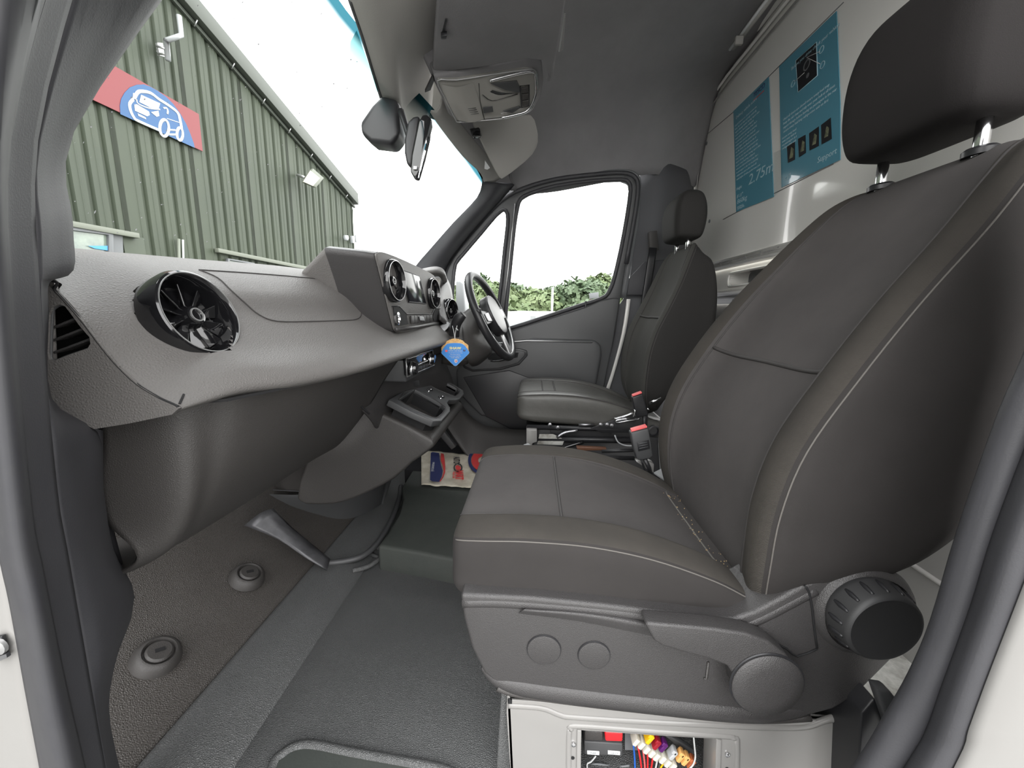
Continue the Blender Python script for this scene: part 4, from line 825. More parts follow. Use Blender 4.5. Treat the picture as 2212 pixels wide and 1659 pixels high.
# seat box under the passenger seat with the open fuse bay
sb = thing('seat_box', 'white painted steel seat base with an open fuse bay, below the passenger seat', 'seat base', (.2, .6, 0))
FY = .575
def F(x, y, d=0): return P(x, y, Y=FY+d)
zc = F(1100, 1520).z
pan = [F(1096, 1495), F(1097, 1508), F(1105, 1512), F(1165, 1516), F(1300, 1528), F(1600, 1548), F(1765, 1557), F(1780, 1552), F(1795, 1547), F(1830, 1548), F(1850, 1560), F(1853, 1575), F(1843, 1700), F(1838, 1900), F(1115, 1900), F(1102, 1659), F(1094, 1540)]
hole = [F(1256, 1578), F(1300, 1581), F(1400, 1588), F(1552, 1597), F(1558, 1604), F(1552, 1820), F(1250, 1820), F(1252, 1590)]
prism('front_panel', pan, (0, .004, 0), M['white'], sb, holes=[hole], bev=.0015)
tube('pressed_step', [F(x, y, .001) for x, y in [(1098, 1523), (1150, 1526), (1180, 1531), (1210, 1543), (1240, 1548), (1400, 1558), (1600, 1568), (1700, 1571), (1745, 1568), (1775, 1558), (1800, 1553), (1845, 1558)]], .006, M['white'], sb, sm=4, flat=((0, 1, 0), .7))
tube('bay_pressing', [F(x, y, .001) for x, y in [(1228, 1700), (1229, 1590), (1233, 1575), (1245, 1567), (1400, 1578), (1560, 1589), (1585, 1593), (1592, 1605), (1590, 1700)]], .0055, M['white'], sb, sm=4, flat=((0, 1, 0), .7))
prism('bay_edge', [F(1247, 1578, -.003), F(1256, 1579, -.003), F(1253, 1800, -.003), F(1243, 1800, -.003)], (0, .05, 0), M['white'], sb, bev=.001)
prism('bay_edge', [F(1548, 1598, -.003), F(1559, 1600, -.003), F(1553, 1800, -.003), F(1541, 1800, -.003)], (0, .05, 0), M['white'], sb, bev=.001)
for x, y in ((1239, 1608), (1571, 1630)): lathe('bay_screw', F(x, y, -.001), (0, -1, 0), [(.0042, 0), (.004, .002), (0, .0035)], M['chrome'], sb, n=12)
for x, y in ((1237, 1637), (1570, 1661)): lathe('screw_hole', F(x, y, -.0005), (0, -1, 0), [(.0035, 0), (.0035, .0006), (0, .0006)], M['void'], sb, n=12)
prism('corner_slot', [F(1098, 1508, -.001), F(1106, 1513, -.001), F(1106, 1530, -.001), F(1098, 1526, -.001)], (0, .003, 0), M['void'], sb)
prism('side_panel', [F(1850, 1560), F(1836, 1900), P(1836, 1900, Y=.61)+V((0, .45, 0)), F(1850, 1560)+V((0, .45, 0))], (-.004, 0, 0), M['white'], sb)
prism('side_panel', [F(1096, 1500), F(1115, 1900), F(1115, 1900)+V((0, .45, 0)), F(1096, 1500)+V((0, .45, 0))], (.004, 0, 0), M['white'], sb)
prism('dark_corner', [F(1805, 1530, .02), F(1845, 1533, .02), F(1830, 1546, .02), F(1800, 1545, .02)], (0, .03, 0), M['frameg'], sb, bev=.002)
prism('top_plate', [F(1096, 1503, .01), F(1845, 1548, .01), F(1845, 1548, .44), F(1096, 1503, .44)], (0, 0, -.004), M['white'], sb)
prism('bay_back', [F(1180, 1480, .16), F(1640, 1480, .16), F(1640, 1900, .16), F(1180, 1900, .16)], (0, .004, 0), M['black'], sb)
prism('rubber_edge', [P(1083, 1495, Y=.60), P(1098, 1500, Y=.60), P(1102, 1659, Y=.60), P(1108, 1850, Y=.60), P(1085, 1850, Y=.60), P(1072, 1659, Y=.60)], (0, .5, 0), M['floor'], sb, bev=.004)
# fuse bay contents
fb = thing('fuse_box', 'black relay block with red cover and two white labels, left in the open fuse bay', 'fuse box', F(1300, 1620, .06))
prism('relay_block', [F(1262, 1602, .035), F(1345, 1607, .035), F(1345, 1634, .035), F(1262, 1630, .035)], (0, .06, 0), M['trim'], fb, bev=.002)
prism('black_cover', [F(1263, 1578, .03), F(1302, 1582, .03), F(1302, 1601, .03), F(1263, 1600, .03)], (0, .06, 0), M['dashlow'], fb, bev=.002)
tag(prism('red_cover', [F(1307, 1581, .025), F(1346, 1583, .025), F(1345, 1603, .025), F(1308, 1602, .025)], (0, .06, 0), M['red'], fb, bev=.003, seg=3), 'bright red cover')
for x in (1268, 1313): prism('white_label', [F(x, 1622, .033), F(x+27, 1624, .033), F(x+27, 1632, .033), F(x, 1630, .033)], (0, .002, 0), M['whitep'], fb, bev=.0008)
text('label_print', 'FUSE', F(1281, 1627, .0325), (1, 0, 0), (0, 0, 1), .005, M['grey'], fb); text('label_print', 'RELAY', F(1327, 1628, .0325), (1, 0, 0), (0, 0, 1), .005, M['grey'], fb)
bpl = prism('back_plate', [F(1350, 1584, .07), F(1415, 1588, .07), F(1415, 1622, .07), F(1350, 1620, .07)], (0, .004, 0), M['frameg'], fb)
fl = thing('fuse_carrier', 'row of pale terminals with coloured blade fuses and wires, in the open fuse bay', 'fuse carrier', F(1450, 1620, .06))
term = [(1372, 1594), (1384, 1601), (1395, 1611), (1406, 1619), (1416, 1626), (1429, 1632), (1440, 1640), (1451, 1647)]
ax = (F(110, 0)-F(100, 0)).normalized()
d1 = (F(1450, 1600, .04)-F(1436, 1615, .04)).normalized(); d2 = (F(1450, 1640, .04)-F(1400, 1610, .04)).normalized(); d3 = V((0, 1, 0))
d2 = (d2-d1*d2.dot(d1)).normalized()
for x, y in term: box('terminal', F(x, y, .045), (.016, .008, .02), M['ivory'], fl, ax=(d1, d2, d3), bev=.0015)
for (x, y), m, lb in (((1402, 1591), 'yellow', 'yellow blade fuse'), ((1417, 1603), 'maroon', 'dark red blade fuse'), ((1431, 1608), 'purple', 'purple blade fuse'), ((1452, 1625), 'grey', 'grey blade fuse'), ((1468, 1630), 'orange', 'tan blade fuse'), ((1479, 1637), 'orange', 'tan blade fuse'), ((1491, 1644), 'rustp', 'brown blade fuse')):
    f = box('blade_fuse', F(x, y, .04), (.020, .0075, .016), M[m], fl, ax=(d1, d2, d3), bev=.0015); f['label'] = lb
    box('fuse_tab', F(x+3, y-5, .038), (.008, .009, .012), M[m], f, ax=(d1, d2, d3), bev=.001)
prism('carrier_rail', [F(1435, 1590, .055), F(1450, 1592, .055), F(1500, 1622, .055), F(1498, 1634, .055), F(1490, 1632, .055)], (0, .01, 0), M['trim'], fl, bev=.002)
for (x0, y0), (x1, y1), m in (((1368, 1605), (1372, 1690), 'blue'), ((1378, 1612), (1388, 1690), 'red'), ((1389, 1620), (1394, 1690), 'pink'), ((1399, 1624), (1397, 1690), 'red'), ((1411, 1630), (1402, 1690), 'red'), ((1421, 1636), (1410, 1690), 'whitep'), ((1428, 1640), (1415, 1690), 'trim'), ((1440, 1642), (1418, 1675), 'yellow')):
    a, b = F(x0, y0, .05), F(x1, y1, .055)
    tube('wire', [a, a.lerp(b, .5)+V((.002, .004, 0)), b], .0017, M[m], fl, sm=4, n=8)
tube('wire', [F(x, y, .03) for x, y in [(1498, 1588), (1500, 1610), (1502, 1635), (1497, 1652), (1485, 1665), (1475, 1680)]], .0015, M['whitep'], fl, sm=4, n=8)
tube('wire', [F(x, y, .06) for x, y in [(1262, 1655), (1290, 1650), (1330, 1656), (1360, 1653)]], .002, M['frameg'], fb, sm=4)
tube('wire', [F(x, y, .05) for x, y in [(1287, 1633), (1277, 1645), (1268, 1652), (1272, 1680)]], .0015, M['whitep'], fb, sm=4)
# ================================================================ overhead parts
# header cover along the windscreen, passenger half
struct(surf('trim_22', [[P(735, -60, Z=1.60), P(755, 0, Z=1.585), P(782, 80, Z=1.575), P(815, 190, Z=1.56), P(850, 300, Z=1.545), P(862, 312, Z=1.55)],
    [P(790, -60, Z=1.57), P(808, 0, Z=1.56), P(830, 80, Z=1.55), P(852, 180, Z=1.545), P(868, 285, Z=1.54), P(872, 305, Z=1.55)],
    [P(872, -60, Z=1.60), P(885, 0, Z=1.59), P(880, 60, Z=1.585), P(866, 120, Z=1.585), P(880, 260, Z=1.59), P(884, 280, Z=1.60)],
    [P(950, -60, Z=1.66), P(948, 0, Z=1.66), P(940, 80, Z=1.66), P(936, 160, Z=1.66), P(930, 235, Z=1.66), P(915, 262, Z=1.66)]], M['visor'], nu=4, nv=4, thick=.01))
struct(tube('trim_23', [P(886, -10, Z=1.588), P(878, 50, Z=1.583), P(862, 110, Z=1.575), P(845, 155, Z=1.56), P(828, 186, Z=1.553)], .002, M['seam'], None, sm=4, n=6))
struct(tube('trim_24', [P(757, 0, Z=1.58), P(784, 80, Z=1.57), P(817, 190, Z=1.555), P(852, 300, Z=1.54)], .006, M['trim'], None, sm=4, n=6))
# overhead shelf with its open end
sh_o = [(925, -200), (945, 0), (938, 90), (935, 150), (945, 158), (1040, 146), (1140, 128), (1172, 132), (1189, 178), (1196, 140), (1205, 108), (1213, 60), (1222, 0), (1250, -200)]
shelf = thing('overhead_shelf', 'dark felt-covered storage shelf above the windscreen, over the passenger side', 'shelf', P(1060, 100, Z=1.6))
prism('shelf_base', [P(x, y, Z=1.585) for x, y in sh_o], (0, 0, .03), M['headl'], shelf, bev=.006)
rim_ = [P(1189, 178, Z=1.60), P(1200, 110, Z=1.60), P(1215, 30, Z=1.60), P(1245, -150, Z=1.60)]
prism('shelf_front', [P(1187, 176, Z=1.60), P(1198, 108, Z=1.60), P(1240, -200, Z=1.60), P(1240, -200, Z=1.60)+V((.02, 0, .22)), P(1198, 108, Z=1.60)+V((.02, 0, .10)), P(1187, 176, Z=1.60)+V((.01, 0, .01))], (-.008, 0, 0), M['headl'], shelf)
prism('shelf_gap_light_patch', [P(1206, 112, Z=1.62), P(1218, 30, Z=1.62), P(1219, 28, Z=1.66), P(1214, 108, Z=1.66)], (.004, 0, 0), M['white'], shelf)  # white plate stands in for the light patch in the shelf's open side
prism('shelf_hook', [P(952, 68, Z=1.583), P(966, 66, Z=1.583), P(964, 74, Z=1.583), P(953, 75, Z=1.583)], (0, 0, -.012), M['black'], shelf, bev=.002)
prism('shelf_clip', [P(962, 40, Z=1.584), P(965, 40, Z=1.584), P(960, 68, Z=1.584), P(955, 68, Z=1.584)], (0, 0, -.004), M['black'], shelf)
prism('corner_clip', [P(918, 200, Z=1.58), P(935, 165, Z=1.58), P(938, 175, Z=1.58), P(930, 195, Z=1.58)], (0, 0, .01), M['black'], shelf)
# interior lamp console (a tilted face plate)
lamp = thing('overhead_lamp', 'grey overhead lamp console with clear lens, map lights and small switches', 'lamp', P(1060, 200, Z=1.6))
e_ = 0
def L_(x, y, d=0):
    # plane through the lamp face: tilts down towards the driver
    n = V((.30, -.42, -.86)).normalized(); p0 = P(1060, 205, Z=1.565); dr = (P(x, y, Y=1)-V((0, 0, EYE))).normalized()
    t = (p0-V((0, 0, EYE))).dot(n)/dr.dot(n); return V((0, 0, EYE))+dr*t+n*d
LN = V((.30, -.42, -.86)).normalized()
bez = [(936, 164), (1040, 150), (1130, 126), (1158, 122), (1172, 135), (1176, 175), (1170, 212), (1150, 240), (1100, 256), (1030, 264), (985, 262), (970, 250)]
prism('bezel', [L_(*q, -.004) for q in bez], LN*-.06, M['headl'], lamp, bev=.008, seg=3)
lo = [(944, 170), (985, 169), (1060, 157), (1130, 147), (1150, 146), (1158, 156), (1160, 185), (1155, 215), (1142, 238), (1100, 250), (1040, 257), (992, 260), (982, 252), (962, 210)]
prism('lens_surround', [L_(*q, .004) for q in lo], LN*-.012, M['clearp'], lamp, bev=.004, seg=3)
surf('left_lens', [[L_(*q, .005) for q in ((954, 180), (960, 215), (978, 245), (985, 256))], [L_(*q, .020) for q in ((985, 178), (990, 212), (1008, 242), (1015, 255))], [L_(*q, .006) for q in ((1022, 175), (1030, 200), (1040, 240), (1045, 254))]], M['clearp'], lamp, nu=4, nv=4)
tube('chrome_edge', [L_(*q, .010) for q in ((1056, 169), (1100, 158), (1148, 149), (1155, 165), (1156, 195), (1148, 220), (1135, 236), (1110, 244), (1082, 250))], .0045, M['chrome'], lamp, sm=4, n=8)
tube('lens_rim', [L_(*q, .008) for q in lo], .0022, M['satin'], lamp, closed=True, sm=3, n=6)
surf('map_light', [[L_(*q, .008) for q in ((1040, 200), (1060, 214), (1095, 206), (1118, 200))], [L_(*q, -.002) for q in ((1050, 206), (1070, 215), (1098, 207), (1115, 201))], [L_(*q, .009) for q in ((1062, 190), (1080, 195), (1100, 197), (1118, 198))]], M['black'], lamp, nu=3, nv=3)
prism('grille', [L_(*q, .006) for q in ((1058, 176), (1115, 170), (1124, 190), (1120, 196), (1090, 190))], LN*.004, M['trim'], lamp, bev=.001)
prism('grille', [L_(*q, .006) for q in ((1085, 236), (1120, 225), (1124, 228), (1105, 240))], LN*.004, M['trim'], lamp, bev=.001)
for k, (a, b) in enumerate((((1124, 184), (1139, 182)), ((1125, 198), (1140, 196)), ((1126, 212), (1140, 210)))):
    prism('switch', [L_(a[0], a[1], .008), L_(b[0], b[1], .008), L_(b[0], b[1]+12, .008), L_(a[0]+1, a[1]+12, .008)], LN*.006, M['dashlow'], lamp, bev=.0015)
tube('switch_frame', [L_(*q, .010) for q in ((1122, 181), (1141, 179), (1142, 224), (1125, 228))], .002, M['black'], lamp, closed=True, n=6)
prism('small_button', [L_(*q, .010) for q in ((1041, 226), (1062, 224), (1064, 236), (1043, 239))], LN*.002, M['trim'], lamp, bev=.001)
for k in range(4): tube('moulded_line', [L_(1008+k*2, 226+k*4, .018), L_(1026+k*2, 226+k*4, .014)], .0008, M['trim'], lamp, n=4)
tube('panel_joint', [L_(1033, 176, .008), L_(1036, 215, .008), L_(1045, 254, .008)], .001, M['void'], lamp, n=4)
# sun visor of the driver
vis = thing('sun_visor', 'beige-grey cloth sun visor folded against the ceiling above the driver window', 'sun visor', P(1100, 320, Y=1.8))
vo = [(1022, 262), (1060, 258), (1110, 252), (1148, 250), (1160, 275), (1163, 305), (1150, 335), (1120, 362), (1090, 384), (1080, 384), (1062, 352), (1040, 305)]
def VV(x, y, d=0):
    n = V((.50, -.62, -.60)).normalized(); p0 = P(1090, 320, Y=1.80); dr = (P(x, y, Y=1)-V((0, 0, EYE))).normalized()
    return V((0, 0, EYE))+dr*((p0-V((0, 0, EYE))).dot(n)/dr.dot(n))+n*d
VN = V((.50, -.62, -.60)).normalized()
prism('visor_panel', [VV(*q) for q in vo], VN*-.018, M['visor'], vis, bev=.007, seg=3, round_=2)
prism('visor_clip', [VV(1016, 280, .012), VV(1034, 275, .012), VV(1038, 292, .012), VV(1022, 298, .012)], VN*-.02, M['black'], vis, bev=.002)
box('clip_body', VV(1027, 288, .012), (.03, .02, .02), M['gloss'], vis)
prism('visor_label', [VV(1047, 346, .002), VV(1058, 362, .002), VV(1052, 366, .002), VV(1046, 364, .002)], VN*.001, M['whitep'], vis)
# rear view mirror
rm = thing('rear_view_mirror', 'black interior mirror seen nearly edge-on, hanging in front of the windscreen', 'mirror', P(905, 320, Y=1.25))
def RM(x, y, Y=1.25): return P(x, y, Y=Y)
prism('mirror_shell', [RM(873, 300), (RM(880, 262)), RM(892, 251), RM(905, 248), RM(902, 285), RM(893, 330), RM(889, 362), RM(878, 355), RM(873, 330)], (0, .05, 0), M['black'], rm, bev=.008, seg=3)
prism('mirror_rim', [RM(904, 262, 1.22), RM(912, 248, 1.22), RM(922, 247, 1.22), RM(932, 257, 1.22), RM(928, 300, 1.22), RM(918, 345, 1.22), RM(905, 389, 1.22), RM(896, 388, 1.22), RM(886, 370, 1.22), RM(889, 335, 1.22)], (.0, .012, 0), M['gloss'], rm, bev=.004)
prism('mirror_glass', [RM(931, 260, 1.212), RM(933, 275, 1.225), RM(922, 320, 1.225), RM(905, 386, 1.225), RM(903, 384, 1.21), RM(913, 335, 1.205)], (.002, 0, .0), M['mirror'], rm)
prism('mirror_knob', [RM(893, 358, 1.21), RM(901, 358, 1.21), RM(900, 366, 1.21), RM(892, 366, 1.21)], (0, .01, 0), M['satin'], rm, bev=.001)
tube('mirror_arm', [RM(885, 300, 1.27), RM(876, 270, 1.3), RM(866, 240, 1.34)], .010, M['black'], rm, sm=3)
# sensor housing behind the glass
sn = thing('sensor_housing', 'black rounded sensor housing at the top of the windscreen, left of the mirror', 'sensor', P(812, 270, Y=1.3))
prism('housing', [P(x, y, Y=1.36) for x, y in [(777, 262), (800, 228), (822, 205), (860, 215), (862, 290), (845, 312), (800, 306), (780, 290)]], (0, .08, 0), M['black'], sn, bev=.02, seg=4)
prism('dotted_band', [P(x, y, Y=1.30) for x, y in [(757, 90), (770, 66), (815, 190), (812, 218), (800, 200), (770, 150), (755, 120)]], (0, .004, 0), glass('dotted_glass', (.45, .62, .62)), sn)
# driver's upper belt anchor on the rear pillar
ba = thing('belt_anchor', 'dark seat belt height adjuster on the pillar behind the driver door', 'belt anchor', P(1412, 520, Y=2.2))
prism('cover', [P(x, y, Y=2.21) for x, y in [(1402, 500), (1420, 498), (1424, 540), (1404, 545)]], (0, .03, 0), M['dashlow'], ba, bev=.004)
tube('belt_webbing', [P(1411, 535, Y=2.2), P(1395, 640, Y=2.2), P(1375, 760, Y=2.18)], .02, M['black'], ba, flat=((0, 1, 0), .12), sm=3)
prism('pillar_panel', [P(x, y, Y=2.225) for x, y in [(1392, 565), (1440, 560), (1442, 636), (1354, 638), (1360, 600)]], (0, .01, 0), M['pillar'], ba, bev=.004)

# ================================================================ steering wheel and stalks
sw = thing('steering_wheel', 'black steering wheel with silver accents in front of the driver seat', 'steering wheel', P(1062, 685, Y=1.95))
WC = P(1062, 684, Y=1.94); WN = V((.86, -.14, .42)).normalized()
wb_ = V((0, 1, 0)); wu = WN.cross(wb_).normalized(); wb_ = wu.cross(WN).normalized()
if wu.z < 0: wu = -wu
WR = .215
def W(a, r, d=0): return WC+wb_*math.cos(a)*r+wu*math.sin(a)*r+WN*d
tube('rim', [W(2*math.pi*k/56, WR) for k in range(56)], .0185, M['black'], sw, n=14, closed=True)
tube('rim_accent', [W(math.radians(a), WR-.012, .012) for a in range(205, 336, 5)], .004, M['satin'], sw, n=6)
prism('airbag_hub', [W(math.radians(a), r, -.012) for a, r in ((35, .105), (70, .10), (110, .10), (145, .105), (180, .10), (215, .10), (250, .105), (290, .105), (325, .10), (0, .10))], WN*.045, M['black'], sw, bev=.014, seg=4, round_=2)
for a0 in (0, 180):
    sg = 1 if a0 == 0 else -1
    prism('spoke', [W(math.radians(a0+18*sg), .08, .0), W(math.radians(a0+11*sg), WR-.01, 0), W(math.radians(a0-9*sg), WR-.01, 0), W(math.radians(a0-22*sg), .08, .0)], WN*.018, M['black'], sw, bev=.005)
    prism('spoke_buttons', [W(math.radians(a0+10*sg), .115, .019), W(math.radians(a0+6*sg), .175, .019), W(math.radians(a0-6*sg), .175, .019), W(math.radians(a0-12*sg), .115, .019)], WN*.005, M['satin'], sw, bev=.002)
prism('spoke', [W(math.radians(258), .08, 0), W(math.radians(262), WR-.01, 0), W(math.radians(278), WR-.01, 0), W(math.radians(282), .08, 0)], WN*.014, M['satin'], sw, bev=.004)
lathe('column_shroud', WC-WN*.30, WN, [(.12, -.06), (.115, .02), (.085, .14), (.075, .24), (.06, .275), (0, .28)], M['dashlow'], sw, n=32)
tube('indicator_stalk', [P(1048, 712, Y=1.78), P(1040, 690, Y=1.74), P(1033, 668, Y=1.72)], [.012, .009, .012], M['black'], sw, sm=3)
surf('column_cowl', [[P(985, 700, Y=1.75), P(1010, 670, Y=1.85), P(1040, 660, Y=1.9)], [P(985, 740, Y=1.66), P(1010, 720, Y=1.7), P(1045, 720, Y=1.8)], [P(1010, 780, Y=1.66), P(1030, 775, Y=1.7), P(1060, 755, Y=1.8)], [P(1020, 790, Y=1.85), P(1035, 785, Y=1.9), P(1060, 765, Y=1.95)]], M['dashlow'], sw, nu=4, nv=4, thick=.01)
# gear selector with hanging tag
gs = thing('gear_selector', 'stubby black gear lever sticking out of the lower dashboard beside the wheel', 'gear lever', P(985, 730, Y=1.62))
tube('lever', [P(975, 765, Y=1.66), P(980, 730, Y=1.62), P(984, 705, Y=1.60), P(990, 690, Y=1.59), P(1001, 678, Y=1.585)], [.034, .024, .020, .021, .022, .016], M['black'], gs, sm=4, n=14)
surf('gaiter', [[P(950, 700, Y=1.70), P(975, 690, Y=1.75), P(1000, 690, Y=1.8)], [P(955, 740, Y=1.60), P(980, 735, Y=1.58), P(1000, 740, Y=1.62)], [P(955, 785, Y=1.60), P(985, 790, Y=1.60), P(1010, 785, Y=1.66)]], M['dashlow'], gs, nu=4, nv=4, thick=.008)
surf('silver_collar', [[P(950, 704, Y=1.63), P(966, 696, Y=1.63), P(972, 700, Y=1.63)], [P(952, 712, Y=1.60), P(960, 712, Y=1.60), P(968, 707, Y=1.61)], [P(957, 719, Y=1.60), P(959, 717, Y=1.60), P(962, 712, Y=1.61)]], M['grey'], gs, nu=3, nv=3, thick=.003)
tg = thing('hanging_tag', 'small blue and gold SHAW tag on white string, hanging from the gear lever', 'tag', P(983, 790, Y=1.50))
TY = 1.50
def Tg(x, y, d=0): return P(930+x/16.59, 700+y/16.59, Y=TY+d)
sc_ = []
top_arc = [(380, 870), (390, 960), (400, 1040)]
gold = [(385, 850), (430, 790), (470, 730), (500, 700), (560, 640), (640, 585), (720, 555), (800, 530), (870, 525), (950, 540), (1030, 552), (1110, 580), (1180, 625), (1230, 680), (1300, 725), (1350, 770), (1355, 830), (1360, 950), (1250, 1050), (500, 1050), (395, 960)]
gl = []
for k, q in enumerate(gold):
    gl.append(q)
    if k < 15: nx = gold[k+1]; gl.append(((q[0]+nx[0])/2-(870-q[0])*.0, (q[1]+nx[1])/2-14))
prism('gold_backing', [Tg(*q, .003) for q in gl], (0, .002, 0), M['tagg'], tg)
blue = [(395, 1000), (450, 880), (520, 790), (590, 715), (700, 690), (860, 680), (1060, 690), (1150, 720), (1240, 790), (1310, 880), (1385, 1010), (1370, 1060), (940, 1480), (890, 1498), (840, 1480), (400, 1060)]
prism('white_edge', [Tg(885+(x-885)*1.012, 1050+(y-1050)*1.02, .0015) for x, y in blue], (0, .0015, 0), M['whitep'], tg)
prism('blue_face', [Tg(*q) for q in blue], (0, .0015, 0), M['tagb'], tg)
R3, U3 = (1, 0, 0), (0, 0, 1)
text('lettering', 'SHAW', Tg(885, 870, -.0005), R3, U3, .0135, M['tagy'], tg, sx=1.15, bold=.0004)
text('lettering', 'HAND CAR WASH', Tg(890, 965, -.0005), R3, U3, .0066, M['whitep'], tg)
text('lettering', 'Est. Saturday Car Care Clinic', Tg(900, 1030, -.0005), R3, U3, .0046, M['whitep'], tg)
text('lettering', 'The Hand Wash', Tg(885, 1095, -.0005), R3, U3, .0060, M['whitep'], tg)
text('lettering', 'Book Here 1980 0716', Tg(890, 1155, -.0005), R3, U3, .0050, M['whitep'], tg)
text('lettering', '01681 088008', Tg(885, 1210, -.0005), R3, U3, .0056, M['whitep'], tg)
prism('f_badge', [Tg(1175, 915, -.0003), Tg(1250, 915, -.0003), Tg(1250, 980, -.0003), Tg(1175, 980, -.0003)], (0, -.0004, 0), M['navy'], tg); text('lettering', 'f', Tg(1213, 945, -.0012), R3, U3, .007, M['whitep'], tg)
prism('red_badge', [Tg(525, 925, -.0003), Tg(610, 925, -.0003), Tg(610, 1000, -.0003), Tg(525, 1000, -.0003)], (0, -.0004, 0), M['pink'], tg)
prism('emblem', [Tg(860, 1260, -.0003), Tg(960, 1260, -.0003), Tg(975, 1350, -.0003), Tg(910, 1400, -.0003), Tg(850, 1350, -.0003)], (0, -.0004, 0), M['whitep'], tg); prism('emblem', [Tg(890, 1310, -.0009), Tg(950, 1310, -.0009), Tg(950, 1350, -.0009), Tg(890, 1350, -.0009)], (0, -.0004, 0), M['pink'], tg)
tube('string', [Tg(870, 545), Tg(845, 330), Tg(785, 60)], .0013, M['whitep'], tg, n=6, sm=3); tube('string', [Tg(875, 545), Tg(890, 330), Tg(955, 50)], .0013, M['whitep'], tg, n=6, sm=3)
tube('knot', [Tg(900, 150), Tg(950, 180), Tg(985, 230)], .0018, M['whitep'], tg, n=6, sm=2)
# crumpled paper mat bag on the floor
pm = thing('paper_floor_mat', 'crumpled white paper floor mat printed in red and blue, behind the console', 'paper mat', P(980, 1020, Z=.1))
def G_(x, y): return P(880+x/11.06, 940+y/11.06, Z=.108)
c00, c10, c11, c01 = G_(330, 360), G_(2300, 540), G_(2000, 1290), G_(335, 1185)
random.seed(5); rows = []
from mathutils import noise
for i in range(25):
    u = i/24; r = []
    for j in range(33):
        v = j/32; p = c00.lerp(c10, v).lerp(c01.lerp(c11, v), u)
        r.append(p+V((0, 0, noise.noise(V((u*5, v*7, 0)))*.006+noise.noise(V((u*14, v*20, 3)))*.003)))
    rows.append(r)
surf('sheet', rows, M['paper'], pm, nu=1, nv=1, thick=.0012)
def onp(loop, name, m, lift=.010): return prism(name, [G_(x, y)+V((0, 0, lift)) for x, y in loop], (0, 0, .0006), m, pm)
onp([(560, 470), (600, 445), (760, 470), (770, 600), (800, 750), (845, 900), (820, 1050), (760, 1165), (600, 1150), (545, 1120)], 'navy_panel', M['navy'])
onp([(800, 475), (870, 490), (890, 640), (905, 800), (905, 930), (860, 1060), (780, 1165), (770, 1150), (840, 1040), (870, 920), (850, 780), (800, 650)], 'red_wave', M['redp'])
dw = (G_(1180, 1100)-G_(1180, 560)).normalized(); uw = (G_(1300, 800)-G_(1100, 800)).normalized()
text('print', 'AUTO', G_(1170, 640)+V((0, 0, .0105)), dw, uw, .046, M['blackp'], pm, sx=.72, bold=.001); text('print', 'MART', G_(1235, 1000)+V((0, 0, .0105)), dw, uw, .050, M['redp'], pm, sx=.78, bold=.002)
text('print', 'www.autosmart.co.uk', G_(620, 800)+V((0, 0, .0105)), dw, uw, .024, M['whitep'], pm, sx=.55)
text('print', 'VEHICLE CARE', G_(1105, 1000)+V((0, 0, .0105)), dw, uw, .014, M['redp'], pm, sx=.8)
def ringp(cx, cy, r0, r1, a0, a1, name, m, lift, sx=1):
    lo_ = [(cx+math.cos(math.radians(a))*r1*sx, cy+math.sin(math.radians(a))*r1) for a in range(a0, a1+1, 12)]+[(cx+math.cos(math.radians(a))*r0*sx, cy+math.sin(math.radians(a))*r0) for a in range(a1, a0-1, -12)]
    return onp(lo_, name, m, lift)
ringp(1210, 820, 80, 105, -100, 60, 'swirl', M['blackp'], .0095); ringp(1210, 820, 80, 105, 90, 250, 'swirl', M['blackp'], .0095); onp([(1150, 780), (1210, 760), (1270, 800), (1280, 860), (1220, 885), (1160, 860)], 'swirl_heart', M['redp'], .0095)
ringp(1780, 640, 90, 250, 50, 290, 'logo_ring', M['redp'], .009); ringp(1780, 640, 265, 330, 70, 220, 'logo_ring', M['navy'], .009)
# raised floor part that carries it
bed = struct(prism('trim_25', [P(x, y, Z=.095) for x, y in [(868, 1052), (872, 1075), (862, 1110), (838, 1150), (815, 1178), (900, 1192), (975, 1206), (1080, 1225), (1350, 1225), (1500, 900), (960, 905)]], (0, 0, -.10), M['mat2'], bev=.012, seg=3))

# ================================================================ posters on the bulkhead
def poster(px, label, base):
    o = thing('poster', label, 'poster', base); d = V((-.004, 0, 0))
    prism('sheet', [B(x, y, -.002) for x, y in px], (-.0018, 0, 0), M['poster'], o); return o
p1 = poster([(1585, 240), (1661, 166), (1672, 425), (1591, 458)], 'narrow blue notice with weight and height lettering, nearer the driver seat headrest', B(1630, 300))
p2 = poster([(1684, 144), (1808, 24), (1812, 120), (1816, 220), (1816, 345), (1689, 405)], 'larger blue notice with black photographs, partly hidden by the passenger headrest', B(1750, 200))
PX = BX-.0045
def bil(px, u, v):
    a, b, c, d = [B(*q) for q in px]; p = a.lerp(b, u).lerp(d.lerp(c, u), v); return V((PX, p.y, p.z))
Q1 = [(1585, 240), (1661, 166), (1672, 425), (1591, 458)]; Q2 = [(1684, 144), (1808, 24), (1822, 345), (1689, 405)]
def pbar(o, Q_, u0, v0, u1, v1, m, name='printed_line', th=.0006):
    return prism(name, [bil(Q_, u0, v0), bil(Q_, u1, v0), bil(Q_, u1, v1), bil(Q_, u0, v1)], (-th, 0, 0), m, o)
RT, UP = V((0, -1, 0)), V((0, 0, 1))
def ptext(o, Q_, s, u, v, size, m, align='LEFT', sx=1): return text('lettering', s, bil(Q_, u, v)+V((-.0004, 0, 0)), RT, UP, size, m, o, extrude=.0003, align=align, sx=sx)
ptext(p1, Q1, 'TESCO', .62, .045, .026, M['navy'], sx=1.1); pbar(p1, Q1, .62, .082, .90, .088, M['redp'])
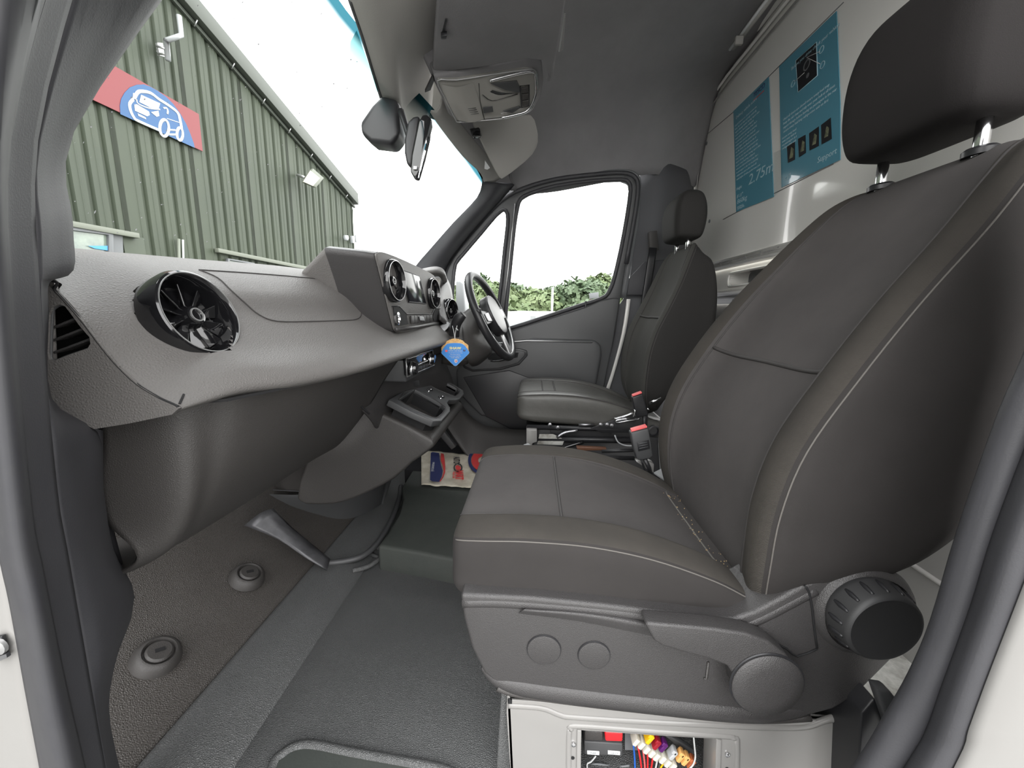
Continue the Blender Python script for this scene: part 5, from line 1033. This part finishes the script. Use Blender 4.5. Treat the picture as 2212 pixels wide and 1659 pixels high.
ptext(p1, Q1, 'Delivery vehicle notice', .10, .10, .019, M['pwhite'])
ptext(p1, Q1, '2.75m', .42, .77, .062, M['pwhite'], sx=1.2)
ptext(p1, Q1, 'Height', .05, .79, .018, M['pwhite'])
ptext(p1, Q1, '8\'-11"', .06, .865, .022, M['pwhite']); ptext(p1, Q1, '860kg', .06, .915, .030, M['pwhite'], sx=1.2)
random.seed(9)
words_ = ['check all doors are closed', 'keep the cab clean and tidy', 'report damage before leaving', 'secure every load tray', 'wear your belt at all times', 'no passengers in the rear', 'refrigeration unit on first', 'switch lights off when parked', 'see the driver handbook']
for k in range(17):
    ptext(p1, Q1, words_[k % 9]+' '+words_[(k*4+3) % 9][:10], .06, .17+k*.033, .0115, M['pwhite'], sx=1.05)
for k in range(3): ptext(p1, Q1, words_[k][:20], .06, .965+k*.011-.004, .007, M['pwhite'])
ptext(p2, Q2, 'Before you drive check your vehicle', .26, .12, .016, M['pwhite'])
# black photo with white frame
def q2(x, y): p = B(x, y); return V((PX, p.y, p.z))
tube('photo_frame', [q2(1722, 131), q2(1767, 91), q2(1769, 163), q2(1727, 199)], .0018, M['pwhite'], p2, closed=True, n=4)
prism('photo', [q2(1722, 131), q2(1767, 91), q2(1769, 163), q2(1727, 199)], (-.0006, 0, 0), M['pdark'], p2)
for a, b in (((1746, 124), (1775, 111)), ((1746, 124), (1775, 138)), ((1741, 157), (1720, 176))):
    tube('pointer_line', [q2(*a)+V((-.001, 0, 0)), q2(*b)+V((-.001, 0, 0))], .0009, M['whitep'], p2, n=4)
for x, y in ((1778, 107), (1780, 140), (1716, 181)):
    lathe('pointer_ring', q2(x, y), (-1, 0, 0), [(.011, 0), (.011, .0012), (.009, .0012), (.009, 0)], M['pwhite'], p2, n=20, cap=False)
lathe('photo_subject', q2(1746, 140), (-1, 0, 0), [(.018, 0), (.018, .001), (.013, .0012), (.013, 0)], M['frameg'], p2, n=20, cap=False)
lathe('photo_subject', q2(1748, 163), (-1, 0, 0), [(.008, 0), (.008, .001), (0, .001)], M['frameg'], p2, n=20, cap=False)
for k in range(4): ptext(p2, Q2, words_[k]+' '+words_[k+3], .08, .47+k*.033, .0125, M['pwhite'], sx=.95)
for k in range(4): ptext(p2, Q2, words_[k+3][:18], .05, .615+k*.028, .0115, M['pwhite'])
for px_ in ([(1703, 316), (1720, 306), (1720, 345), (1705, 352)], [(1727, 300), (1743, 291), (1744, 330), (1729, 340)], [(1751, 288), (1772, 273), (1772, 315), (1752, 325)], [(1777, 270), (1798, 254), (1800, 300), (1778, 312)]):
    f = prism('photo', [q2(*q) for q in px_], (-.0006, 0, 0), M['pdark'], p2)
    cxp = sum(q[0] for q in px_)/4; cyp = sum(q[1] for q in px_)/4
    prism('photo_detail', [q2(cxp-4, cyp+14)+V((-.0006, 0, 0)), q2(cxp+1, cyp-12)+V((-.0006, 0, 0)), q2(cxp+6, cyp-8)+V((-.0006, 0, 0)), q2(cxp+4, cyp+10)+V((-.0006, 0, 0))], (-.0004, 0, 0), M['pgreen'], f)
ptext(p2, Q2, 'Support', .66, .93, .026, M['pwhite']); ptext(p2, Q2, 'call', .09, .945, .026, M['pwhite'])
# clear film between and below the notices
film = prism('clear_film', [B(1672, 330, -.004), B(1689, 322, -.004), B(1691, 406, -.004), B(1673, 424, -.004)], (-.0005, 0, 0), glass('film', (.95, .96, .96)), None)
tag(film, 'strip of crinkled clear film between the two blue notices', 'film')
# ================================================================ outside
GZ = -.78
gr = struct(prism('floor', [V((-60, -30, GZ)), V((60, -30, GZ)), V((60, 90, GZ)), V((-60, 90, GZ))], (0, 0, -.05), M['tarmac'])); gr.name = 'floor_yard'
# building wall plane: through the far corner, running towards the vanishing point seen at (1270, 714)
eye = V((0, 0, EYE))
hd = cam2world(V((1270-CX, 714-CY, FPX))); hd.z = 0; hd.normalize()
nrm = V((hd.y, -hd.x, 0)).normalized()      # towards the van (+X side)
if nrm.x < 0: nrm = -nrm
DIST = 5.5
w0 = eye-nrm*DIST
def A(x, y, d=0):
    dr = (P(x, y, Y=1)-eye).normalized(); t = -(DIST-d)/dr.dot(nrm); return eye+dr*t
def along(p): return (p-w0).dot(hd)
def at_wall(s, z, d=0): return V((w0.x, w0.y, 0))+hd*s+nrm*d+V((0, 0, z))
sF = along(A(763, 500)); zF = A(762, 437).z
rA = A(388, 8); sA, zA = along(rA), rA.z
slope = (zF-zA)/(sF-sA)
bd = thing('warehouse', 'green corrugated metal building with a sloping eave beside the van', 'building', at_wall(sF, GZ))
# vertical ribbed sheets, one part per panel
pitch = .187; per = 5; k = 0; s = sF
while s > -3.5:
    vsx, fcx = [], []; e = max(s-pitch*per, -3.6); ss = []
    q = s
    while q > e-1e-6:
        for off, d in ((0, 0), (.018, -.035), (.050, -.035), (.068, 0), (.115, 0), (.120, .006), (.128, .006), (.133, 0)): ss.append((q-off, d))
        q -= pitch
    ss.append((q, 0)) if False else None
    ss = [x for x in ss]+[(s-pitch*per, 0)]
    for x, d in ss:
        ztop = zF+(x-sF)*slope
        vsx += [at_wall(x, GZ, d), at_wall(x, ztop-.02, d)]
    for i in range(len(ss)-1): fcx.append((2*i, 2*i+1, 2*i+3, 2*i+2))
    obj('cladding_panel', vsx, fcx, M['clad'], bd, False)
    s -= pitch*per
vv = [at_wall(sF, GZ, -.06), at_wall(sF, zF, -.06), at_wall(-3.7, zF+(-3.7-sF)*slope, -.06), at_wall(-3.7, GZ, -.06)]
prism('inner_wall', vv, -nrm*.05, M['cladd'], bd)
prism('end_wall', [at_wall(sF, GZ, 0), at_wall(sF, zF, 0), at_wall(sF, zF+.0, -4), at_wall(sF, GZ, -4)], hd*.02, M['clad'], bd)
def strip(name, a, b, h, d, m, parent=bd, up=V((0, 0, 1))): return prism(name, [a, b, b+up*h, a+up*h], nrm*d, m, parent, bev=.004)
ze = lambda s_: zF+(s_-sF)*slope
strip('eave_flashing', at_wall(sF+.06, ze(sF+.06)-.03, 0), at_wall(-3.6, ze(-3.6)-.03, 0), .24, .14, M['cladd'])
strip('eave_gutter', at_wall(sF+.06, ze(sF+.06)-.10, .0), at_wall(-3.6, ze(-3.6)-.10, .0), .05, .05, M['cladd'])
for k in range(14):
    s_ = sF-.3-k*.55; tube('bracket_hook', [at_wall(s_, ze(s_)-.12, .04), at_wall(s_, ze(s_)-.05, .10)], .008, M['satin'], bd)
# windows with frames and lintels
def bwin(px, label=None):
    f = thing('window', None, None, (0, 0, 0)); bpy.data.objects.remove(f)
    o = [A(*q, .02) for q in px]
    cxx = sum((p for p in o), V((0, 0, 0)))/4
    inn = [p+(cxx-p)*.13 for p in o]
    w_ = prism('window', o, nrm*.05, M['frameg'], bd, holes=[inn], bev=.004); prism('pane', inn, nrm*.01, M['glassg'], w_); return w_
W1 = bwin([(60, 478), (238, 502), (240, 600), (60, 610)])
prism('door_reveal', [A(238, 505, .01), A(262, 508, .01), A(266, 600, .01), A(240, 600, .01)], nrm*.02, M['frameg'], bd)
W2 = bwin([(487, 558), (545, 568), (545, 610), (487, 610)]); W3 = bwin([(560, 572), (640, 586), (640, 620), (560, 615)])
strip('lintel', A(60, 462, .02), A(291, 504, .02), .06, .07, M['clgrey'], up=V((0, 0, -1))); strip('lintel', A(463, 536, .02), A(735, 592, .02), .06, .07, M['clgrey'], up=V((0, 0, -1)))
strip('flat_infill', A(263, 506, .012), A(310, 514, .012), 2.0, .005, M['clad'], up=V((0, 0, -1)))
tube('downpipe', [A(386, 516, .05), A(388, 640, .05)], .018, M['clgrey'], bd); tube('downpipe', [A(395, 518, .05), A(398, 640, .05)], .012, M['whitep'], bd)
prism('poster_in_window', [A(190, 531, .05), A(232, 531, .05), A(232, 541, .05), A(205, 537, .05)], nrm*.004, M['tagb'], bd)
# sign
sg_ = thing('wall_sign', 'red sign with a white outline van on a blue disc, screwed to the green cladding', 'sign', A(330, 250, .02))
Z1 = lambda x, y, d=.03: A(x/2.676, y/2.676, d)
so = [(575, 335), (1145, 660), (1168, 875), (470, 548), (250, 445), (330, 195)]
prism('red_board', [Z1(*q, .025) for q in [(250, 150), (575, 335), (1145, 660), (1168, 875), (470, 548), (200, 420)]], nrm*.012, M['signred'], sg_)
disc = [(695, 660), (692, 610), (700, 570), (720, 535), (750, 505), (790, 490), (830, 488), (870, 502), (910, 525), (960, 560), (1000, 600), (1040, 655), (1075, 715), (1100, 775), (1120, 830), (1125, 855)]
prism('blue_disc', [Z1(*q, .038) for q in disc], nrm*.003, M['signblue'], sg_)
prism('white_letter', [Z1(*q, .038) for q in [(515, 440), (532, 528), (478, 508)]], nrm*.003, M['whitep'], sg_)
def vline(p, r=.016, closed=False): return tube('van_outline', [Z1(*q, .043) for q in p], r, M['whitep'], sg_, n=6, closed=closed, sm=3, flat=(nrm, .3))
vline([(770, 575), (750, 600), (755, 640), (775, 680), (800, 700), (925, 755)], .018); vline([(775, 570), (795, 535), (820, 528), (870, 538), (920, 575), (975, 610), (1025, 650), (1040, 690), (1050, 745)], .020)
vline([(790, 575), (800, 600), (860, 625), (925, 632)], .008); vline([(978, 778), (1018, 778)], .012); vline([(975, 750), (1015, 752)], .010)
for (x, y), r in (((950, 740), (26, 48)), ((1040, 775), (17, 36))):
    vline([(x+math.cos(math.radians(a))*r[0], y+math.sin(math.radians(a))*r[1]) for a in range(0, 360, 30)], .018, True)
prism('van_windscreen', [Z1(*q, .043) for q in [(815, 548), (925, 598), (915, 630), (865, 620), (805, 590)]], nrm*.003, M['whitep'], sg_)
prism('van_grille', [Z1(*q, .043) for q in [(775, 605), (790, 603), (860, 645), (865, 665), (850, 672), (780, 640)]], nrm*.003, M['whitep'], sg_)
prism('van_headlamp', [Z1(*q, .043) for q in [(872, 648), (915, 640), (920, 670), (905, 675)]], nrm*.003, M['whitep'], sg_)
prism('van_bumper', [Z1(*q, .043) for q in [(795, 655), (840, 678), (845, 690), (800, 670)]], nrm*.003, M['whitep'], sg_)
vline([(945, 625), (962, 625), (970, 640), (968, 660)], .012); vline([(965, 685), (1035, 708)], .005); vline([(775, 540), (770, 580)], .010)
# pipe bracket, floodlight, camera
pb = thing('wall_bracket', 'bent white aerial pipe bracket high on the green wall under the eave', 'bracket', A(360, 100, .1))
tube('bent_pipe', [Z1(*q, .25) for q in [(1035, 90), (1048, 205), (960, 235)]]+[Z1(962, 240, .2), Z1(972, 350, .2)], .03, M['carw'], pb, n=8)
prism('mount_plate', [Z1(*q, .05) for q in [(898, 248), (930, 250), (940, 330), (912, 322)]], nrm*.03, M['satin'], pb); tube('mount_arm', [Z1(905, 265, .08), Z1(960, 285, .2)], .014, M['satin'], pb); tube('mount_arm', [Z1(915, 310, .08), Z1(968, 315, .2)], .014, M['satin'], pb)
fl_ = thing('floodlight', 'square pale floodlight on an arm near the low end of the green wall', 'floodlight', A(672, 388, .1))
prism('lamp_head', [Z1(*q, .30) for q in [(1795, 975), (1858, 1030), (1812, 1085), (1742, 1055)]], nrm*.06, M['clgrey'], fl_, bev=.01); prism('lamp_glass', [Z1(*q, .362) for q in [(1793, 985), (1848, 1030), (1808, 1075), (1752, 1050)]], nrm*.004, M['lens'], fl_)
tube('lamp_arm', [Z1(1720, 1012, .03), Z1(1758, 1025, .3)], .025, M['satin'], fl_)
cc = thing('security_camera', 'white dome camera and junction box on the far corner of the green building', 'camera', A(762, 515, .1))
lathe('camera_dome', Z1(2000, 1375, .12), (0, 0, -1), [(0, -.06), (.05, -.05), (.06, 0), (.045, .05), (0, .07)], M['carw'], cc, n=20)
box('junction_box', Z1(2036, 1385, .06), (.06, .06, .16), M['carw'], cc, bev=.006); box('junction_box', Z1(2057, 1380, .06), (.04, .05, .16), M['carw'], cc, bev=.006)
tube('conduit', [Z1(2038, 1350, .05), Z1(2038, 1210, .05)], .015, M['cladd'], cc)
# trees beyond the yard, through the driver's window
def leafy(name, c, rx, rz, n, m, parent):
    vs2, fs2 = [], []
    for k in range(n):
        d = V((random.gauss(0, 1), random.gauss(0, 1), random.gauss(0, 1))).normalized()*random.uniform(.55, 1)**.5
        bump = 1+.22*noise.noise(d*2.3+V((c.x, 0, 0)))
        p = c+V((d.x*rx, d.y*rx*.8, d.z*rz))*bump; s_ = random.uniform(.09, .2)
        a = V((random.gauss(0, 1), random.gauss(0, 1), random.gauss(0, 1))).normalized(); b = a.cross(d).normalized(); i = len(vs2)
        vs2 += [p-a*s_-b*s_*.5, p+a*s_-b*s_*.5, p+a*s_*.8+b*s_*.6, p-a*s_*.8+b*s_*.6]; fs2.append((i, i+1, i+2, i+3))
    return obj(name, vs2, fs2, m, parent, False)
random.seed(21)
tl = [(965, 640, 30, 'leaf'), (1000, 615, 27, 'leaf'), (1035, 598, 29, 'leafd'), (1070, 612, 26, 'leaf'), (1104, 612, 28, 'leafd'), (1140, 634, 26, 'leaf'), (1172, 626, 29, 'leaf'), (1198, 618, 31, 'leafd'), (1226, 615, 27, 'leaf'), (1262, 604, 29, 'leafd'), (1302, 594, 27, 'leaf'), (1340, 600, 30, 'leaf'), (800, 575, 34, 'leafd')]
lab = {'leaf': 'light green tree', 'leafd': 'darker green tree'}
whr = ['beyond the quarter window, farthest left', 'beyond the wheel rim in the quarter window', 'tallest in the quarter window', 'just left of the window divider', 'just right of the window divider', 'low one right of the window divider', 'left of the thin pole', 'at the thin pole', 'in the middle of the driver window', 'round-topped, left of the tallest', 'tallest, at the rear edge of the driver window', 'behind the rear door pillar', 'beyond the end of the green building']
for kt, ((x, y, Yd, mk), wl) in enumerate(zip(tl, whr)):
    Yd = (22.5, 28, 34)[kt % 3] if kt < 12 else Yd
    top = P(x, y, Y=Yd); hgt = top.z-GZ; rx = 1.75+.2*random.random()
    t = thing('tree', lab[mk]+' '+wl, 'tree', V((top.x, Yd, GZ)), 'trees beyond the yard')
    tube('trunk', [V((top.x, Yd, GZ)), V((top.x+.1, Yd, GZ+hgt*.6))], [.22, .12], M['bark'], t)
    leafy('crown', V((top.x, Yd, GZ+hgt*.56)), rx, hgt*.44, 3600, M[mk], t)
for k, (x, wl) in enumerate(((-4.6, 'behind the steering wheel'), (-1.2, 'just right of the window divider'), (2.3, 'in the middle of the driver window'), (6.4, 'at the rear corner of the driver window'))):
    t = thing('bush', 'low pale green bush below the trees, '+wl, 'bush', V((x, 16.5, GZ)), 'hedge bushes below the trees')
    leafy('foliage', V((x, 16.3, GZ+1.0)), 1.6, 1.0, 1800, M['leaf' if k % 2 else 'leafd'], t)
# white cars and far sign, pole
def car(name, lb, x0, x1, Yc, ztop, col):
    t = thing(name, lb, 'car', V(((x0+x1)/2, Yc, GZ))); L0 = x1-x0
    pr_ = lambda f, z: V((x0+f*L0, Yc, GZ+z)); H_ = ztop-GZ
    side = [(0, .35), (.02, .80), (.20, .95), (.36, H_-.03), (.50, H_), (.72, H_), (.93, H_-.35), (1, .95), (1, .35)]
    prism('body', [pr_(*q) for q in side], (0, 1.7, 0), M[col], t, bev=.06, seg=3)
    gl_ = [(.24, .97), (.38, H_-.10), (.70, H_-.08), (.88, .98)]
    prism('side_glass', [pr_(*q)+V((0, -.01, 0)) for q in gl_], (0, .02, 0), M['carg'], t, bev=.02)
    prism('window_pillar', [pr_(.54, .97)+V((0, -.02, 0)), pr_(.57, .97)+V((0, -.02, 0)), pr_(.56, H_-.08)+V((0, -.02, 0)), pr_(.54, H_-.08)+V((0, -.02, 0))], (0, .02, 0), M[col], t)
    for f in (.2, .8):
        for dy in (.0, 1.6): lathe('wheel', pr_(f, .32)+V((0, dy-.02, 0)), (0, 1, 0), [(.0, 0), (.2, 0), (.31, 0), (.32, .03), (.32, .17), (.31, .2), (0, .2)], M['tyre'], t, n=24)
    lathe('door_mirror', pr_(.30, 1.02)+V((0, -.12, 0)), (0, 1, 0), [(0, 0), (.09, .02), (.10, .08), (0, .12)], M[col], t, n=16)
    return t
p = P(1085, 665, Y=6.5); car('car', 'white parked car seen through the driver window above the door sill', p.x-1.75, p.x+2.35, 6.5, P(1150, 672, Y=6.5).z, 'carw')
p = P(1100, 676, Y=10); car('car', 'second white vehicle whose roof shows behind the nearer white car', p.x+.6, p.x+4.6, 10, P(1190, 664, Y=10).z, 'carw')
p = P(1000, 700, Y=6.0); car('car', 'pale parked car low in the quarter window behind the steering wheel', p.x-1.9, p.x+.5, 9.0, P(1020, 690, Y=9).z, 'carw')
ys = thing('yard_sign', 'small grey board on posts in front of the trees', 'sign', V((P(1283, 640, Y=14).x, 14, GZ)))
prism('board', [P(x, y, Y=14) for x, y in [(1272, 634), (1293, 631), (1294, 643), (1274, 646)]], (0, .05, 0), M['frameg'], ys, bev=.01)
for x in (1276, 1291): q = P(x, 640, Y=14.06); tube('post', [V((q.x, q.y, GZ)), q], .03, M['bark'], ys)
po = thing('lamp_post', 'thin pale pole standing among the trees', 'pole', V((P(1194, 640, Y=18).x, 18, GZ)))
q = P(1194, 622, Y=18); tube('pole', [V((q.x, 18, GZ)), q], .05, M['grey'], po); box('pole_cap', q, (.12, .12, .06), M['grey'], po)
# driver's door mirror outside
dm = thing('door_mirror', 'large exterior door mirror seen faintly through the quarter window', 'mirror', P(995, 650, Y=2.45))
prism('mirror_case', [P(x, y, Y=2.45) for x, y in [(984, 606), (994, 604), (1002, 615), (1005, 672), (996, 690), (984, 688)]], (0, .16, 0), M['grey'], dm, bev=.02, seg=3)
tube('mirror_stalk', [P(990, 688, Y=2.5), P(975, 705, Y=2.3)], .03, M['black'], dm)
